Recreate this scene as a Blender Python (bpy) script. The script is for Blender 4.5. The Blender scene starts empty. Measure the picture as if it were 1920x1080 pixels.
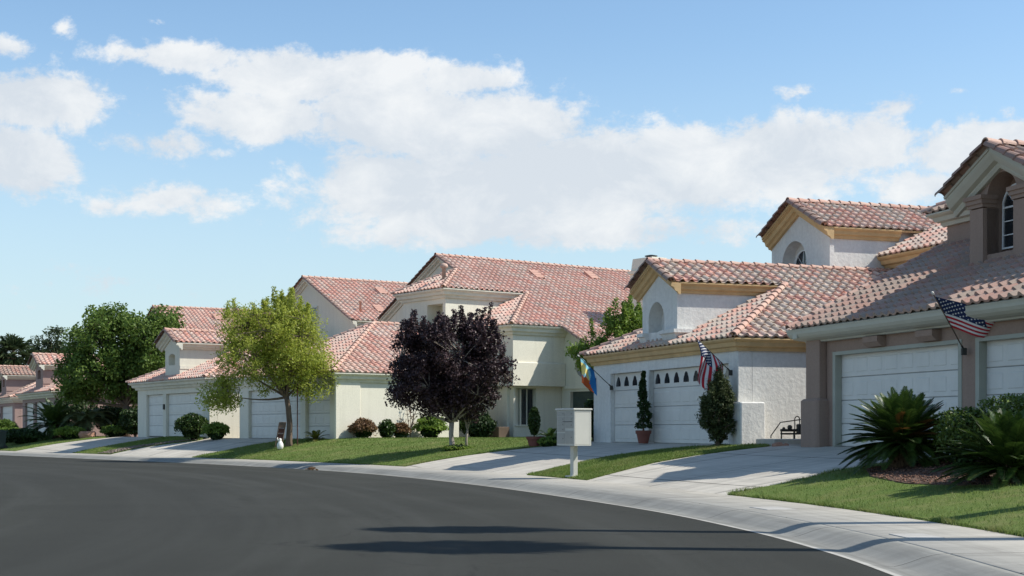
import bpy, bmesh, math, random
import numpy as np
from mathutils import Vector, Matrix
from mathutils.geometry import delaunay_2d_cdt
PI = math.pi
rad = math.radians
scn = bpy.context.scene
COL = scn.collection
EYE = 1.3            # camera height above the road

# ------------------------------------------------------------------ helpers
def tag(o, label=None, cat=None, group=None, kind=None):
    if label: o['label'] = label
    if cat: o['category'] = cat
    if group: o['group'] = group
    if kind: o['kind'] = kind
    return o

def empty(name, loc=(0, 0, 0), rz=0.0, label=None, cat=None, group=None):
    o = bpy.data.objects.new(name, None)
    o.empty_display_size = 0.3
    o.location = loc
    o.rotation_euler = (0, 0, rz)
    COL.objects.link(o)
    return tag(o, label, cat, group)

class MB:
    """collects vertices / faces (with material slot and uv) for ONE mesh object"""
    def __init__(s):
        s.v = []; s.f = []; s.m = []; s.uv = []; s.n = 0
    def add(s, verts, faces, mi=0, uvs=None):
        verts = np.asarray(verts, float).reshape(-1, 3)
        s.v.append(verts)
        b = s.n
        for i, f in enumerate(faces):
            s.f.append(tuple(int(k) + b for k in f)); s.m.append(mi if not hasattr(mi, '__len__') else mi[i])
            s.uv.append(uvs[i] if uvs is not None else None)
        s.n += len(verts)
        return s
    def box(s, x0, x1, y0, y1, z0, z1, mi=0):
        v = [(x, y, z) for z in (z0, z1) for y in (y0, y1) for x in (x0, x1)]
        f = [(0, 2, 3, 1), (4, 5, 7, 6), (0, 1, 5, 4), (2, 6, 7, 3), (0, 4, 6, 2), (1, 3, 7, 5)]
        return s.add(v, f, mi)
    def cbox(s, x0, x1, y0, y1, z0, z1, c=0.02, mi=0):
        """box with chamfered vertical edges and top"""
        pts = [(x0+c, y0), (x1-c, y0), (x1, y0+c), (x1, y1-c), (x1-c, y1), (x0+c, y1), (x0, y1-c), (x0, y0+c)]
        ct = [(x0+2*c, y0+c), (x1-2*c, y0+c), (x1-c, y0+2*c), (x1-c, y1-2*c), (x1-2*c, y1-c), (x0+2*c, y1-c), (x0+c, y1-2*c), (x0+c, y0+2*c)]
        v = [(*p, z0) for p in pts] + [(*p, z1-c) for p in pts] + [(*p, z1) for p in ct]
        f = [tuple(reversed(range(8)))] + [(i, (i+1) % 8, 8+(i+1) % 8, 8+i) for i in range(8)]
        f += [(8+i, 8+(i+1) % 8, 16+(i+1) % 8, 16+i) for i in range(8)] + [tuple(range(16, 24))]
        return s.add(v, f, mi)
    def prism(s, poly, axis, a, b, mi=0):
        """extrude 2-D polygon along axis ('x','y','z') from a to b"""
        n = len(poly)
        def P(p, t):
            return (t, p[0], p[1]) if axis == 'x' else (p[0], t, p[1]) if axis == 'y' else (p[0], p[1], t)
        v = [P(p, a) for p in poly] + [P(p, b) for p in poly]
        f = [tuple(reversed(range(n))), tuple(range(n, 2*n))] + [(i, (i+1) % n, n+(i+1) % n, n+i) for i in range(n)]
        return s.add(v, f, mi)
    def tube(s, pts, r, seg=8, mi=0, cap=True):
        pts = [Vector(p) for p in pts]
        if not hasattr(r, '__len__'): r = [r]*len(pts)
        V = []; F = []
        prev = None
        for i, p in enumerate(pts):
            d = (pts[min(i+1, len(pts)-1)] - pts[max(i-1, 0)])
            d = d.normalized() if d.length > 1e-9 else Vector((0, 0, 1))
            if prev is None:
                a = Vector((1, 0, 0)) if abs(d.x) < .8 else Vector((0, 1, 0))
                prev = (a - d*a.dot(d)).normalized()
            else:
                q = prev - d*prev.dot(d)
                prev = q.normalized() if q.length > 1e-6 else prev
            w = d.cross(prev)
            for k in range(seg):
                t = 2*PI*k/seg
                V.append(p + (prev*math.cos(t) + w*math.sin(t))*r[i])
        for i in range(len(pts)-1):
            for k in range(seg):
                a = i*seg+k; b = i*seg+(k+1) % seg
                F.append((a, b, b+seg, a+seg))
        if cap:
            F.append(tuple(reversed(range(seg)))); F.append(tuple(range((len(pts)-1)*seg, len(pts)*seg)))
        return s.add([tuple(v) for v in V], F, mi)
    def lathe(s, prof, c=(0, 0, 0), seg=16, mi=0):
        """prof: list of (r, z)"""
        V = [(c[0]+r*math.cos(2*PI*k/seg), c[1]+r*math.sin(2*PI*k/seg), c[2]+z) for r, z in prof for k in range(seg)]
        F = [(i*seg+k, i*seg+(k+1) % seg, (i+1)*seg+(k+1) % seg, (i+1)*seg+k) for i in range(len(prof)-1) for k in range(seg)]
        F.append(tuple(reversed(range(seg)))); F.append(tuple(range((len(prof)-1)*seg, len(prof)*seg)))
        return s.add(V, F, mi)
    def build(s, name, mats, parent=None, smooth=False, loc=None):
        me = bpy.data.meshes.new(name)
        V = np.concatenate(s.v) if s.v else np.zeros((0, 3))
        me.from_pydata(V.tolist(), [], s.f)
        if not isinstance(mats, (list, tuple)): mats = [mats]
        for m in mats: me.materials.append(m)
        if len(mats) > 1: me.polygons.foreach_set('material_index', s.m)
        if any(u is not None for u in s.uv):
            ul = me.uv_layers.new(name='UVMap')
            flat = []
            for f, u in zip(s.f, s.uv):
                flat += (list(u) if u is not None else [(0, 0)]*len(f))
            ul.data.foreach_set('uv', np.array(flat, np.float32).ravel())
        if smooth: me.polygons.foreach_set('use_smooth', [True]*len(s.f))
        me.update()
        o = bpy.data.objects.new(name, me)
        COL.objects.link(o)
        if parent: o.parent = parent
        if loc is not None: o.location = loc
        return o

def fast_mesh(name, verts, quads, mat, parent=None, loc=None, smooth=False):
    """numpy verts (n,3) and faces (m,k)"""
    me = bpy.data.meshes.new(name)
    m, k = quads.shape
    me.vertices.add(len(verts)); me.vertices.foreach_set('co', verts.astype(np.float32).ravel())
    me.loops.add(m*k); me.loops.foreach_set('vertex_index', quads.astype(np.int32).ravel())
    me.polygons.add(m)
    me.polygons.foreach_set('loop_start', np.arange(0, m*k, k, dtype=np.int32))
    me.polygons.foreach_set('loop_total', np.full(m, k, np.int32))
    if smooth: me.polygons.foreach_set('use_smooth', np.ones(m, bool))
    me.materials.append(mat)
    me.update(calc_edges=True); me.validate()
    o = bpy.data.objects.new(name, me); COL.objects.link(o)
    if parent: o.parent = parent
    if loc is not None: o.location = loc
    return o

# ------------------------------------------------------------------ materials
class NT:
    def __init__(s, name):
        s.mat = bpy.data.materials.new(name); s.mat.use_nodes = True
        s.t = s.mat.node_tree; s.t.nodes.clear()
        s.out = s.t.nodes.new('ShaderNodeOutputMaterial')
        s.b = s.t.nodes.new('ShaderNodeBsdfPrincipled'); s.t.links.new(s.b.outputs[0], s.out.inputs[0])
    def n(s, typ, **kw):
        n = s.t.nodes.new(typ)
        for k, v in kw.items():
            if k in n.inputs: n.inputs[k].default_value = v
            else: setattr(n, k, v)
        return n
    def l(s, a, b): s.t.links.new(a, b)
    def obj(s): return s.n('ShaderNodeTexCoord').outputs['Object']
    def noise(s, scale, detail=4, rough=.55, vec=None, dist=0.0):
        n = s.n('ShaderNodeTexNoise'); n.inputs['Scale'].default_value = scale
        n.inputs['Detail'].default_value = detail; n.inputs['Roughness'].default_value = rough
        n.inputs['Distortion'].default_value = dist
        s.l(vec if vec is not None else s.obj(), n.inputs['Vector'])
        return n.outputs['Fac']
    def ramp(s, fac, stops, interp='LINEAR'):
        r = s.n('ShaderNodeValToRGB'); cr = r.color_ramp; cr.interpolation = interp
        while len(cr.elements) < len(stops): cr.elements.new(.5)
        for e, (p, c) in zip(cr.elements, stops):
            e.position = p; e.color = (*c, 1) if len(c) == 3 else c
        s.l(fac, r.inputs[0]); return r.outputs[0]
    def mix(s, fac, a, b, mode='MIX'):
        m = s.n('ShaderNodeMix'); m.data_type = 'RGBA'; m.blend_type = mode
        for sock, val in ((m.inputs[0], fac), (m.inputs[6], a), (m.inputs[7], b)):
            if isinstance(val, bpy.types.NodeSocket): s.l(val, sock)
            elif hasattr(val, '__len__'): sock.default_value = (*val, 1) if len(val) == 3 else val
            else: sock.default_value = val
        return m.outputs[2]
    def math(s, op, a, b=0.0, clamp=False):
        m = s.n('ShaderNodeMath', operation=op); m.use_clamp = clamp
        for i, val in enumerate((a, b)):
            if isinstance(val, bpy.types.NodeSocket): s.l(val, m.inputs[i])
            else: m.inputs[i].default_value = val
        return m.outputs[0]
    def bump(s, h, strength=.3, dist=.01):
        b = s.n('ShaderNodeBump'); b.inputs['Strength'].default_value = strength; b.inputs['Distance'].default_value = dist
        s.l(h, b.inputs['Height']); s.l(b.outputs[0], s.b.inputs['Normal']); return s
    def base(s, c, rough=.7, spec=None, metal=None):
        if isinstance(c, bpy.types.NodeSocket): s.l(c, s.b.inputs['Base Color'])
        else: s.b.inputs['Base Color'].default_value = (*c, 1)
        s.b.inputs['Roughness'].default_value = rough
        if spec is not None: s.b.inputs['Specular IOR Level'].default_value = spec
        if metal is not None: s.b.inputs['Metallic'].default_value = metal
        return s

def sc(c, k): return tuple(min(1, x*k) for x in c)

def stucco(name, c, rough_lace=False):
    t = NT(name)
    big = t.noise(.6, 5, .6)
    fine = t.noise(9 if rough_lace else 22, 6, .65)
    col = t.ramp(big, [(.3, sc(c, .93)), (.7, sc(c, 1.05))])
    col = t.mix(.30, col, t.ramp(fine, [(.35, sc(c, .70)), (.65, sc(c, 1.12))]))
    # weather streaks: stains stretched down the wall
    mp = t.n('ShaderNodeMapping'); mp.inputs['Scale'].default_value = (3, 3, .25); t.l(t.obj(), mp.inputs[0])
    col = t.mix(t.ramp(t.noise(1.4, 5, .6, mp.outputs[0]), [(.50, (0, 0, 0)), (.72, (.26,)*3)]), col, sc(c, .66))
    t.base(col, .92, .2)
    t.bump(fine, .55 if rough_lace else .25, .03 if rough_lace else .008)
    return t.mat

def painted(name, c, rough=.5, var=.06, bumpk=.05):
    t = NT(name)
    nz = t.noise(2.5, 5, .6)
    t.base(t.ramp(nz, [(.3, sc(c, 1-var)), (.7, sc(c, 1+var))]), rough, .35)
    t.bump(t.noise(60, 3), bumpk, .004)
    return t.mat

def tilemat(name, cols, rough=.75):
    t = NT(name)
    uv = t.n('ShaderNodeUVMap').outputs[0]
    wn = t.n('ShaderNodeTexWhiteNoise', noise_dimensions='2D'); t.l(uv, wn.inputs['Vector'])
    k = len(cols)
    c = t.ramp(wn.outputs['Value'], [(i/k, col) for i, col in enumerate(cols)], 'CONSTANT')
    # flashed colouring along a tile and grime
    nz = t.noise(7, 5, .65)
    c = t.mix(t.ramp(nz, [(.4, (0, 0, 0)), (.75, (.42,)*3)]), c, (.34, .28, .23))
    c = t.mix(t.ramp(t.noise(.55, 4, .6), [(.42, (0, 0, 0)), (.75, (.22,)*3)]), c, (.12, .10, .09))
    c = t.mix(.25, c, t.ramp(t.noise(45, 3, .7), [(.3, (.22, .16, .13)), (.7, (.66, .50, .42))]))
    t.base(c, rough, .25); t.bump(t.noise(40, 4), .2, .006)
    return t.mat

def concrete(name, c=(.46, .43, .39), joints=None, lip=False, rot=None):
    t = NT(name)
    col = t.ramp(t.noise(.5, 6, .62), [(.3, sc(c, .78)), (.7, sc(c, 1.08))])
    mp = t.n('ShaderNodeMapping'); mp.inputs['Scale'].default_value = (1, 5, 1); mp.inputs['Rotation'].default_value = (0, 0, .5); t.l(t.obj(), mp.inputs[0])
    col = t.mix(t.ramp(t.noise(.9, 6, .65, mp.outputs[0]), [(.48, (0, 0, 0)), (.72, (.4,)*3)]), col, sc(c, .62))
    col = t.mix(.25, col, t.ramp(t.noise(70, 3, .7), [(.3, sc(c, .6)), (.7, sc(c, 1.15))]))
    spots = t.noise(2.2, 8, .75)
    col = t.mix(t.ramp(spots, [(.56, (0, 0, 0)), (.66, (.35,)*3)]), col, sc(c, .50))
    if joints:   # UV in metres: u along, v across
        uv = t.n('ShaderNodeUVMap').outputs[0]
        if rot is not None:
            mr_ = t.n('ShaderNodeMapping'); mr_.inputs['Rotation'].default_value = (0, 0, -rot); mr_.inputs['Location'].default_value = (.7, .4, 0); t.l(uv, mr_.inputs[0]); uv = mr_.outputs[0]
        m2 = t.n('ShaderNodeMapping'); m2.inputs['Scale'].default_value = (.35, 7, 1); t.l(uv, m2.inputs[0])
        col = t.mix(t.ramp(t.noise(1.0, 6, .7, m2.outputs[0]), [(.46, (0, 0, 0)), (.62, (.55,)*3)]), col, sc(c, .55))
        m3 = t.n('ShaderNodeMapping'); m3.inputs['Scale'].default_value = (.25, .25, 1); t.l(uv, m3.inputs[0])
        col = t.mix(t.ramp(t.noise(1.3, 3, .6, m3.outputs[0]), [(.35, (.30,)*3), (.6, (0, 0, 0))]), col, sc(c, 1.28))
        sp = t.n('ShaderNodeSeparateXYZ'); t.l(uv, sp.inputs[0])
        if lip:   # the smooth trowelled lip next to the asphalt and a dirty line along the gutter
            v_ = t.n('ShaderNodeSeparateXYZ'); t.l(uv, v_.inputs[0])
            vn = t.math('ADD', v_.outputs[1], t.math('MULTIPLY', t.noise(3, 4), .05))
            col = t.mix(t.ramp(vn, [(.095, (.85,)*3), (.12, (0, 0, 0))]), col, (.46, .44, .40))
            col = t.mix(t.ramp(vn, [(.16, (0, 0, 0)), (.20, (.5,)*3), (.27, (0, 0, 0))]), col, (.13, .125, .11))
        m4 = t.n('ShaderNodeMapping'); m4.inputs['Scale'].default_value = (2.6, .28, 1); t.l(uv, m4.inputs[0])
        col = t.mix(t.ramp(t.noise(1.0, 5, .65, m4.outputs[0]), [(.42, (0, 0, 0)), (.62, (.42,)*3)]), col, sc(c, .58))
        for ax, step, wd in joints:
            f = t.math('FRACT', t.math('DIVIDE', sp.outputs[ax], step))
            d = t.math('ABSOLUTE', t.math('SUBTRACT', f, .5))
            m = t.math('GREATER_THAN', d, .5 - wd/step)
            col = t.mix(t.math('MULTIPLY', m, .85), col, (.07, .065, .055))
    t.base(col, .9, .25); t.bump(t.noise(60, 5, .7), .25, .006)
    return t.mat

def leafmat(name, cols, trans=.25, rough=.55):
    t = NT(name)
    g = t.n('ShaderNodeNewGeometry')
    c = t.ramp(g.outputs['Random Per Island'], [(i/max(1, len(cols)-1), col) for i, col in enumerate(cols)])
    c = t.mix(.5, c, t.ramp(t.noise(1.3, 3, .6), [(.35, sc(cols[0], .75)), (.65, sc(cols[-1], 1.0))]))
    t.base(c, rough, .3)
    tr = t.n('ShaderNodeBsdfTranslucent'); t.l(c, tr.inputs[0])
    mx = t.n('ShaderNodeMixShader'); mx.inputs[0].default_value = trans
    t.l(t.b.outputs[0], mx.inputs[1]); t.l(tr.outputs[0], mx.inputs[2]); t.l(mx.outputs[0], t.out.inputs[0])
    return t.mat

def grassmat(name, cols, trans=.3):
    t = NT(name)
    g = t.n('ShaderNodeNewGeometry')
    c = t.ramp(g.outputs['Random Per Island'], [(i/(len(cols)-1), col) for i, col in enumerate(cols)])
    c = t.mix(.55, c, t.ramp(t.noise(.9, 5, .65), [(.34, (.075, .15, .022)), (.50, (.14, .215, .045)), (.62, (.24, .245, .09)), (.74, (.30, .25, .13))]))
    t.base(c, .6, .3)
    tr = t.n('ShaderNodeBsdfTranslucent'); t.l(c, tr.inputs[0])
    mx = t.n('ShaderNodeMixShader'); mx.inputs[0].default_value = trans
    t.l(t.b.outputs[0], mx.inputs[1]); t.l(tr.outputs[0], mx.inputs[2]); t.l(mx.outputs[0], t.out.inputs[0])
    return t.mat

def barkmat(name, c):
    t = NT(name)
    mp = t.n('ShaderNodeMapping'); mp.inputs['Scale'].default_value = (6, 6, 1.2); t.l(t.obj(), mp.inputs[0])
    nz = t.noise(4, 6, .7, mp.outputs[0])
    t.base(t.ramp(nz, [(.3, sc(c, .5)), (.7, sc(c, 1.3))]), .9, .2); t.bump(nz, .7, .02)
    return t.mat

def glassmat(name, c=(.02, .025, .03), rough=.08):
    t = NT(name)
    t.base(t.ramp(t.noise(3, 3), [(.3, sc(c, .7)), (.7, sc(c, 1.5))]), rough, .6); return t.mat

M = {}
M['asphalt'] = None
def mk_asphalt():
    t = NT('asphalt')
    uv = t.n('ShaderNodeUVMap').outputs[0]
    mp = t.n('ShaderNodeMapping'); mp.inputs['Scale'].default_value = (.045, 1.1, 1); t.l(uv, mp.inputs[0])
    streak = t.noise(1.0, 5, .6, mp.outputs[0], .4)          # wear along the driving direction
    c = t.ramp(t.noise(.35, 6, .6), [(.3, (.029, .030, .026)), (.7, (.045, .0465, .040))])
    c = t.mix(t.ramp(streak, [(.46, (0, 0, 0)), (.66, (.55,)*3)]), c, (.072, .074, .068))
    mp2 = t.n('ShaderNodeMapping'); mp2.inputs['Scale'].default_value = (.02, .33, 1); t.l(uv, mp2.inputs[0])
    c = t.mix(t.ramp(t.noise(1.0, 3, .5, mp2.outputs[0]), [(.40, (.45,)*3), (.60, (0, 0, 0))]), c, (.026, .027, .025))
    vo = t.n('ShaderNodeTexVoronoi', feature='DISTANCE_TO_EDGE'); vo.inputs['Scale'].default_value = .22
    wv = t.n('ShaderNodeVectorMath', operation='ADD'); nz_ = t.n('ShaderNodeTexNoise'); nz_.inputs['Scale'].default_value = 1.1; nz_.inputs['Detail'].default_value = 6; t.l(t.obj(), nz_.inputs['Vector'])
    t.l(t.obj(), wv.inputs[0]); t.l(nz_.outputs['Color'], wv.inputs[1]); t.l(wv.outputs[0], vo.inputs['Vector'])
    c = t.mix(t.math('MULTIPLY', t.math('LESS_THAN', vo.outputs['Distance'], .0035), .55), c, (.014, .014, .014))
    c = t.mix(t.ramp(t.noise(9, 2, .9), [(.73, (0, 0, 0)), (.76, (.5,)*3)]), c, (.17, .165, .15))
    c = t.mix(.4, c, t.ramp(t.noise(110, 3, .8), [(.35, (.020, .021, .020)), (.66, (.088, .088, .076))]))
    c = t.mix(t.ramp(t.noise(.9, 5, .7), [(.62, (0, 0, 0)), (.75, (.3,)*3)]), c, (.028, .030, .031))
    t.base(c, .95, .10); t.bump(t.noise(120, 4, .8), .6, .010)
    return t.mat
M['asphalt'] = mk_asphalt()
for i_, r_ in enumerate((-1.27, -1.23, -.932, -.979)): M['concrete%d' % i_] = concrete('driveway_concrete', (.54, .50, .43), [(0, 3.3, .022), (1, 3.1, .022)], rot=r_)
M['sidewalk'] = concrete('sidewalk_concrete', (.395, .375, .33), [(0, 1.83, .016)])
M['kerb'] = concrete('kerb_concrete', (.27, .265, .24), [(0, 3.66, .014)], lip=True)
M['slab'] = concrete('slab_concrete', (.50, .48, .42))

def mk_lawn():
    t = NT('lawn_soil')
    c = t.ramp(t.noise(1.1, 5, .6), [(.32, (.10, .175, .035)), (.5, (.14, .195, .045)), (.66, (.26, .24, .10))])
    c = t.mix(.5, c, t.ramp(t.noise(40, 3, .8), [(.3, (.04, .07, .015)), (.7, (.22, .28, .085))]))
    t.base(c, .95, .1); t.bump(t.noise(50, 4, .8), .9, .03); return t.mat
M['lawn'] = mk_lawn()
def mk_ground():
    t = NT('dry_ground')
    c = t.ramp(t.noise(.8, 6, .65), [(.3, (.16, .12, .085)), (.7, (.28, .22, .165))])
    c = t.mix(.5, c, t.ramp(t.noise(25, 4, .8), [(.35, (.08, .06, .045)), (.65, (.36, .30, .24))]))
    t.base(c, .95, .1); t.bump(t.noise(30, 5, .8), .8, .03); return t.mat
M['ground'] = mk_ground()
M['grass'] = grassmat('grass_blades', [(.105, .175, .030), (.175, .245, .050), (.27, .275, .095), (.14, .22, .04)], .35)
M['mulch'] = painted('mulch', (.10, .06, .042), .95, .5, .8)
M['chips'] = leafmat('bark_chips', [(.09, .05, .035), (.19, .10, .07), (.30, .17, .12)], 0, .9)
M['gravelstones'] = leafmat('gravel_stones', [(.30, .24, .19), (.48, .42, .36), (.22, .17, .14)], 0, .9)

M['white_stucco'] = stucco('white_stucco', (.71, .705, .67), True)
M['cream_stucco'] = stucco('cream_stucco', (.73, .70, .585))
M['dormer_cream_stucco'] = stucco('cream_stucco_pale', (.71, .68, .57))  # nearly the same cream, for the house with the gabled dormer
M['taupe_stucco'] = stucco('taupe_stucco', (.335, .240, .190))
M['rose_stucco'] = stucco('rose_stucco', (.37, .265, .235))
M['ochre_trim'] = painted('ochre_trim', (.58, .40, .20), .8, .14)
M['cream_trim'] = painted('cream_trim', (.65, .63, .53), .7, .10)
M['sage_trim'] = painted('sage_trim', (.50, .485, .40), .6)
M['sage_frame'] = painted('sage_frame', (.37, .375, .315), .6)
M['white_door'] = painted('white_garage_paint', (.67, .655, .61), .42, .05)
M['white_paint'] = painted('white_window_paint', (.75, .76, .75), .4, .03)
M['cream_door'] = painted('cream_garage_paint', (.66, .65, .60), .45, .04)
M['groove'] = painted('door_groove', (.28, .29, .30), .8)
M['glass'] = glassmat('dark_glass')
M['blind_glass'] = glassmat('blind_glass', (.035, .045, .042), .15)
M['dark'] = painted('dark_void', (.03, .03, .03), .9)
M['tile_red'] = tilemat('roof_tile_red', [(.70, .33, .25), (.76, .52, .43), (.69, .41, .33), (.58, .48, .40), (.74, .38, .30), (.73, .58, .49)])
M['tile_mixed'] = tilemat('roof_tile_mixed', [(.74, .37, .28), (.56, .50, .41), (.73, .48, .38), (.47, .43, .36), (.68, .31, .23), (.65, .56, .47)])
M['tile_tan'] = tilemat('roof_tile_tan', [(.40, .235, .185), (.34, .27, .215), (.41, .20, .15), (.29, .235, .19), (.42, .285, .225)])
M['cap_pink'] = tilemat('cap_tile_pink', [(.60, .36, .28), (.55, .30, .23), (.62, .42, .33)])
M['cap_brown'] = tilemat('cap_tile_brown', [(.30, .15, .12), (.24, .14, .11), (.27, .18, .145)])
M['metal_box'] = painted('mailbox_paint', (.50, .50, .45), .45, .04)
M['mail_door'] = painted('mailbox_door_paint', (.34, .33, .295), .5, .08)
M['dark_metal'] = painted('dark_pipe_metal', (.035, .035, .03), .5)
M['brass'] = painted('valve_brass', (.09, .075, .05), .5)
M['rust'] = painted('rusty_pole', (.075, .03, .02), .8)
M['terracotta'] = painted('terracotta_pot', (.20, .075, .055), .85, .15)
M['brown_wood'] = painted('brown_wood', (.12, .085, .06), .8, .2)
M['white_ceramic'] = painted('white_ceramic', (.78, .77, .72), .4)
M['bin_green'] = painted('bin_plastic', (.012, .028, .026), .5)
M['boulder'] = painted('boulder_rock', (.36, .20, .14), .95, .25, .8)
M['flag_red'] = painted('flag_red', (.45, .02, .035), .8)
M['flag_white'] = painted('flag_white', (.72, .72, .72), .8, .03)
M['flag_blue'] = painted('flag_blue', (.012, .025, .085), .8)
M['flag_cyan'] = painted('flag_cyan', (.25, .60, .75), .8)
M['flag_yellow'] = painted('flag_yellow', (.80, .66, .22), .8)
M['flag_azure'] = painted('flag_azure', (.02, .17, .42), .8)
M['flag_orange'] = painted('flag_orange', (.62, .12, .025), .8)
M['pole_white'] = painted('pole_white', (.7, .68, .62), .5)
M['vent'] = painted('roof_vent_paint', (.46, .27, .21), .8)
M['bark'] = barkmat('bark_brown', (.16, .12, .09))
M['bark_pale'] = barkmat('bark_pale', (.34, .30, .25))
M['palm_bark'] = barkmat('palm_bark', (.16, .11, .07))
M['leaf_olive'] = leafmat('leaf_yellow_green', [(.23, .29, .03), (.37, .43, .055), (.52, .55, .12)], .52)
M['leaf_plum'] = leafmat('leaf_dark_plum', [(.018, .010, .012), (.036, .018, .022), (.095, .058, .062)], .14, .5)
M['leaf_green'] = leafmat('leaf_mid_green', [(.060, .120, .018), (.105, .185, .030), (.20, .28, .06)], .38)
M['leaf_bright'] = leafmat('leaf_bright_green', [(.10, .19, .026), (.18, .28, .04), (.27, .36, .07)], .42)
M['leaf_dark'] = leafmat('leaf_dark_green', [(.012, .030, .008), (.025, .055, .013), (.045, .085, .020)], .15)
M['leaf_far'] = leafmat('leaf_far_green', [(.030, .055, .020), (.055, .085, .032), (.085, .115, .050)], .2)
M['leaf_hedge'] = leafmat('leaf_hedge', [(.016, .040, .008), (.035, .075, .012), (.075, .120, .025)], .15, .4)
M['leaf_hedgetop'] = leafmat('leaf_glossy_hedge', [(.030, .070, .010), (.090, .150, .020), (.210, .270, .060)], .2, .35)
M['leaf_juniper'] = leafmat('leaf_juniper', [(.030, .055, .018), (.060, .090, .030), (.11, .13, .05)], .2)
M['leaf_brown'] = leafmat('leaf_dry_brown', [(.16, .085, .045), (.25, .14, .075), (.19, .12, .05)], .2)
M['frond'] = leafmat('cycad_frond', [(.018, .045, .009), (.042, .085, .014), (.085, .135, .026)], .2, .36)
M['frond_dry'] = leafmat('cycad_dry_frond', [(.20, .09, .025), (.26, .13, .03), (.12, .08, .03)], .2)
M['frond_yellow'] = leafmat('cycad_yellow_frond', [(.14, .15, .02), (.25, .22, .04), (.08, .11, .02)], .25)
M['frond_pale'] = leafmat('palm_pale_frond', [(.10, .13, .05), (.20, .22, .10), (.07, .10, .035)], .25)

# ------------------------------------------------------------------ terrain
LIP = [(-1.5,-30),(1.2,-12),(2.7,0),(3.3,8),(3.38,12.6),(3.3,15.3),(2.95,18.6),(2.1,23.1),(0.0,30.6),(-1.9,36.0),(-4.1,41.2),(-6.6,45.8),(-10.9,52.4),(-15.8,58.8),(-26.5,72.5),(-40,89),(-58,108),(-90,135)]
FAC = [(13,-30),(13,0),(12.3,14),(10.6,22.4),(7.08,33.8),(5.8,36.6),(2.6,46),(-1.5,52.5),(-7.1,57.5),(-12.4,64.5),(-14.2,66.8),(-19.9,75),(-27.7,86.3),(-32.3,94),(-37,107),(-60,135),(-75,150)]
def catmull(P, n=12):
    P = np.array(P, float); P = np.vstack([2*P[0]-P[1], P, 2*P[-1]-P[-2]]); out = []
    for i in range(1, len(P)-2):
        p0, p1, p2, p3 = P[i-1:i+3]
        for t in np.linspace(0, 1, n, endpoint=False):
            out.append(.5*((2*p1)+(-p0+p2)*t+(2*p0-5*p1+4*p2-p3)*t*t+(-p0+3*p1-3*p2+p3)*t**3))
    out.append(P[-2]); return np.array(out)
LC = catmull(LIP); FC = np.array(FAC, float)
def sdist(pts, C):
    pts = np.atleast_2d(pts); A = C[:-1]; D = C[1:]-A; L = (D**2).sum(1)
    out = []
    for ch in np.array_split(pts, max(1, len(pts)//4000)):
        t = np.clip(((ch[:, None]-A)*D).sum(2)/L, 0, 1); Q = A+t[..., None]*D
        d = np.sqrt(((ch[:, None]-Q)**2).sum(2)); k = d.argmin(1); r = np.arange(len(ch))
        v = ch-Q[r, k]; cr = D[k, 0]*v[:, 1]-D[k, 1]*v[:, 0]
        out.append(np.where(cr < 0, 1, -1)*d[r, k])
    return np.concatenate(out)
SW = 2.3
def terr(pts):
    d1 = sdist(pts, LC); d2 = sdist(pts, FC)
    w = np.clip((d1-SW)/np.maximum((d1-SW)-d2, .01), 0, 1); w = np.where(d1 < SW, 0, np.where(d2 > 0, 1, w))
    w = w*(1.25-.25*w)
    return .12+.78*w
def gz(x, y): return float(terr([(x, y)])[0])
tang = np.gradient(LC, axis=0); tang /= np.linalg.norm(tang, axis=1)[:, None]
nrm = np.stack([tang[:, 1], -tang[:, 0]], 1)            # house side
arc = np.concatenate([[0], np.cumsum(np.linalg.norm(np.diff(LC, axis=0), axis=1))])
def off(d): return LC + nrm*d

def strip(name, prof, mat, kind='structure', v0=0.0):
    """sheet swept along the kerb line; prof: list of (offset, z)"""
    mb = MB(); n = len(LC); k = len(prof)
    V = np.concatenate([np.c_[off(o), np.full(n, z)] for o, z in prof])
    F = []; U = []
    cum = [v0]
    for (o0, z0), (o1, z1) in zip(prof[:-1], prof[1:]): cum.append(cum[-1]+math.hypot(o1-o0, z1-z0))
    for j in range(k-1):
        for i in range(n-1):
            F.append((j*n+i, j*n+n+i, j*n+n+i+1, j*n+i+1))
            U.append([(arc[i], cum[j]), (arc[i], cum[j+1]), (arc[i+1], cum[j+1]), (arc[i+1], cum[j])])
    mb.add(V, F, 0, U)
    o = mb.build(name, mat, smooth=True)
    return tag(o, kind=kind)

strip('road', [(o, .02 if o < -1 and o > -11 else 0) for o in (-12, -9, -6, -3, -.6, 0)], M['asphalt'])
KP = [(0, .004), (.06, -.001), (.28, -.012), (.36, .006), (.44, .032), (.54, .068), (.64, .094), (.72, .107), (.79, .112), (.797, .104), (.80, .03)]
strip('kerb', KP, M['kerb'])
strip('sidewalk', [(.815, .03), (.822, .104), (.84, .113), (2.27, .128), (2.285, .118), (2.29, .03)], M['sidewalk'])
tag(strip('joint_gap', [(.79, .055), (.83, .055)], painted('joint_dirt', (.05, .045, .035), .95)), kind='structure')
# opposite side of the street
strip('far_kerb', [(-12.9, .02), (-12.85, .112), (-12.5, .07), (-12.25, -.012), (-12, .004)], M['kerb'])

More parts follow.
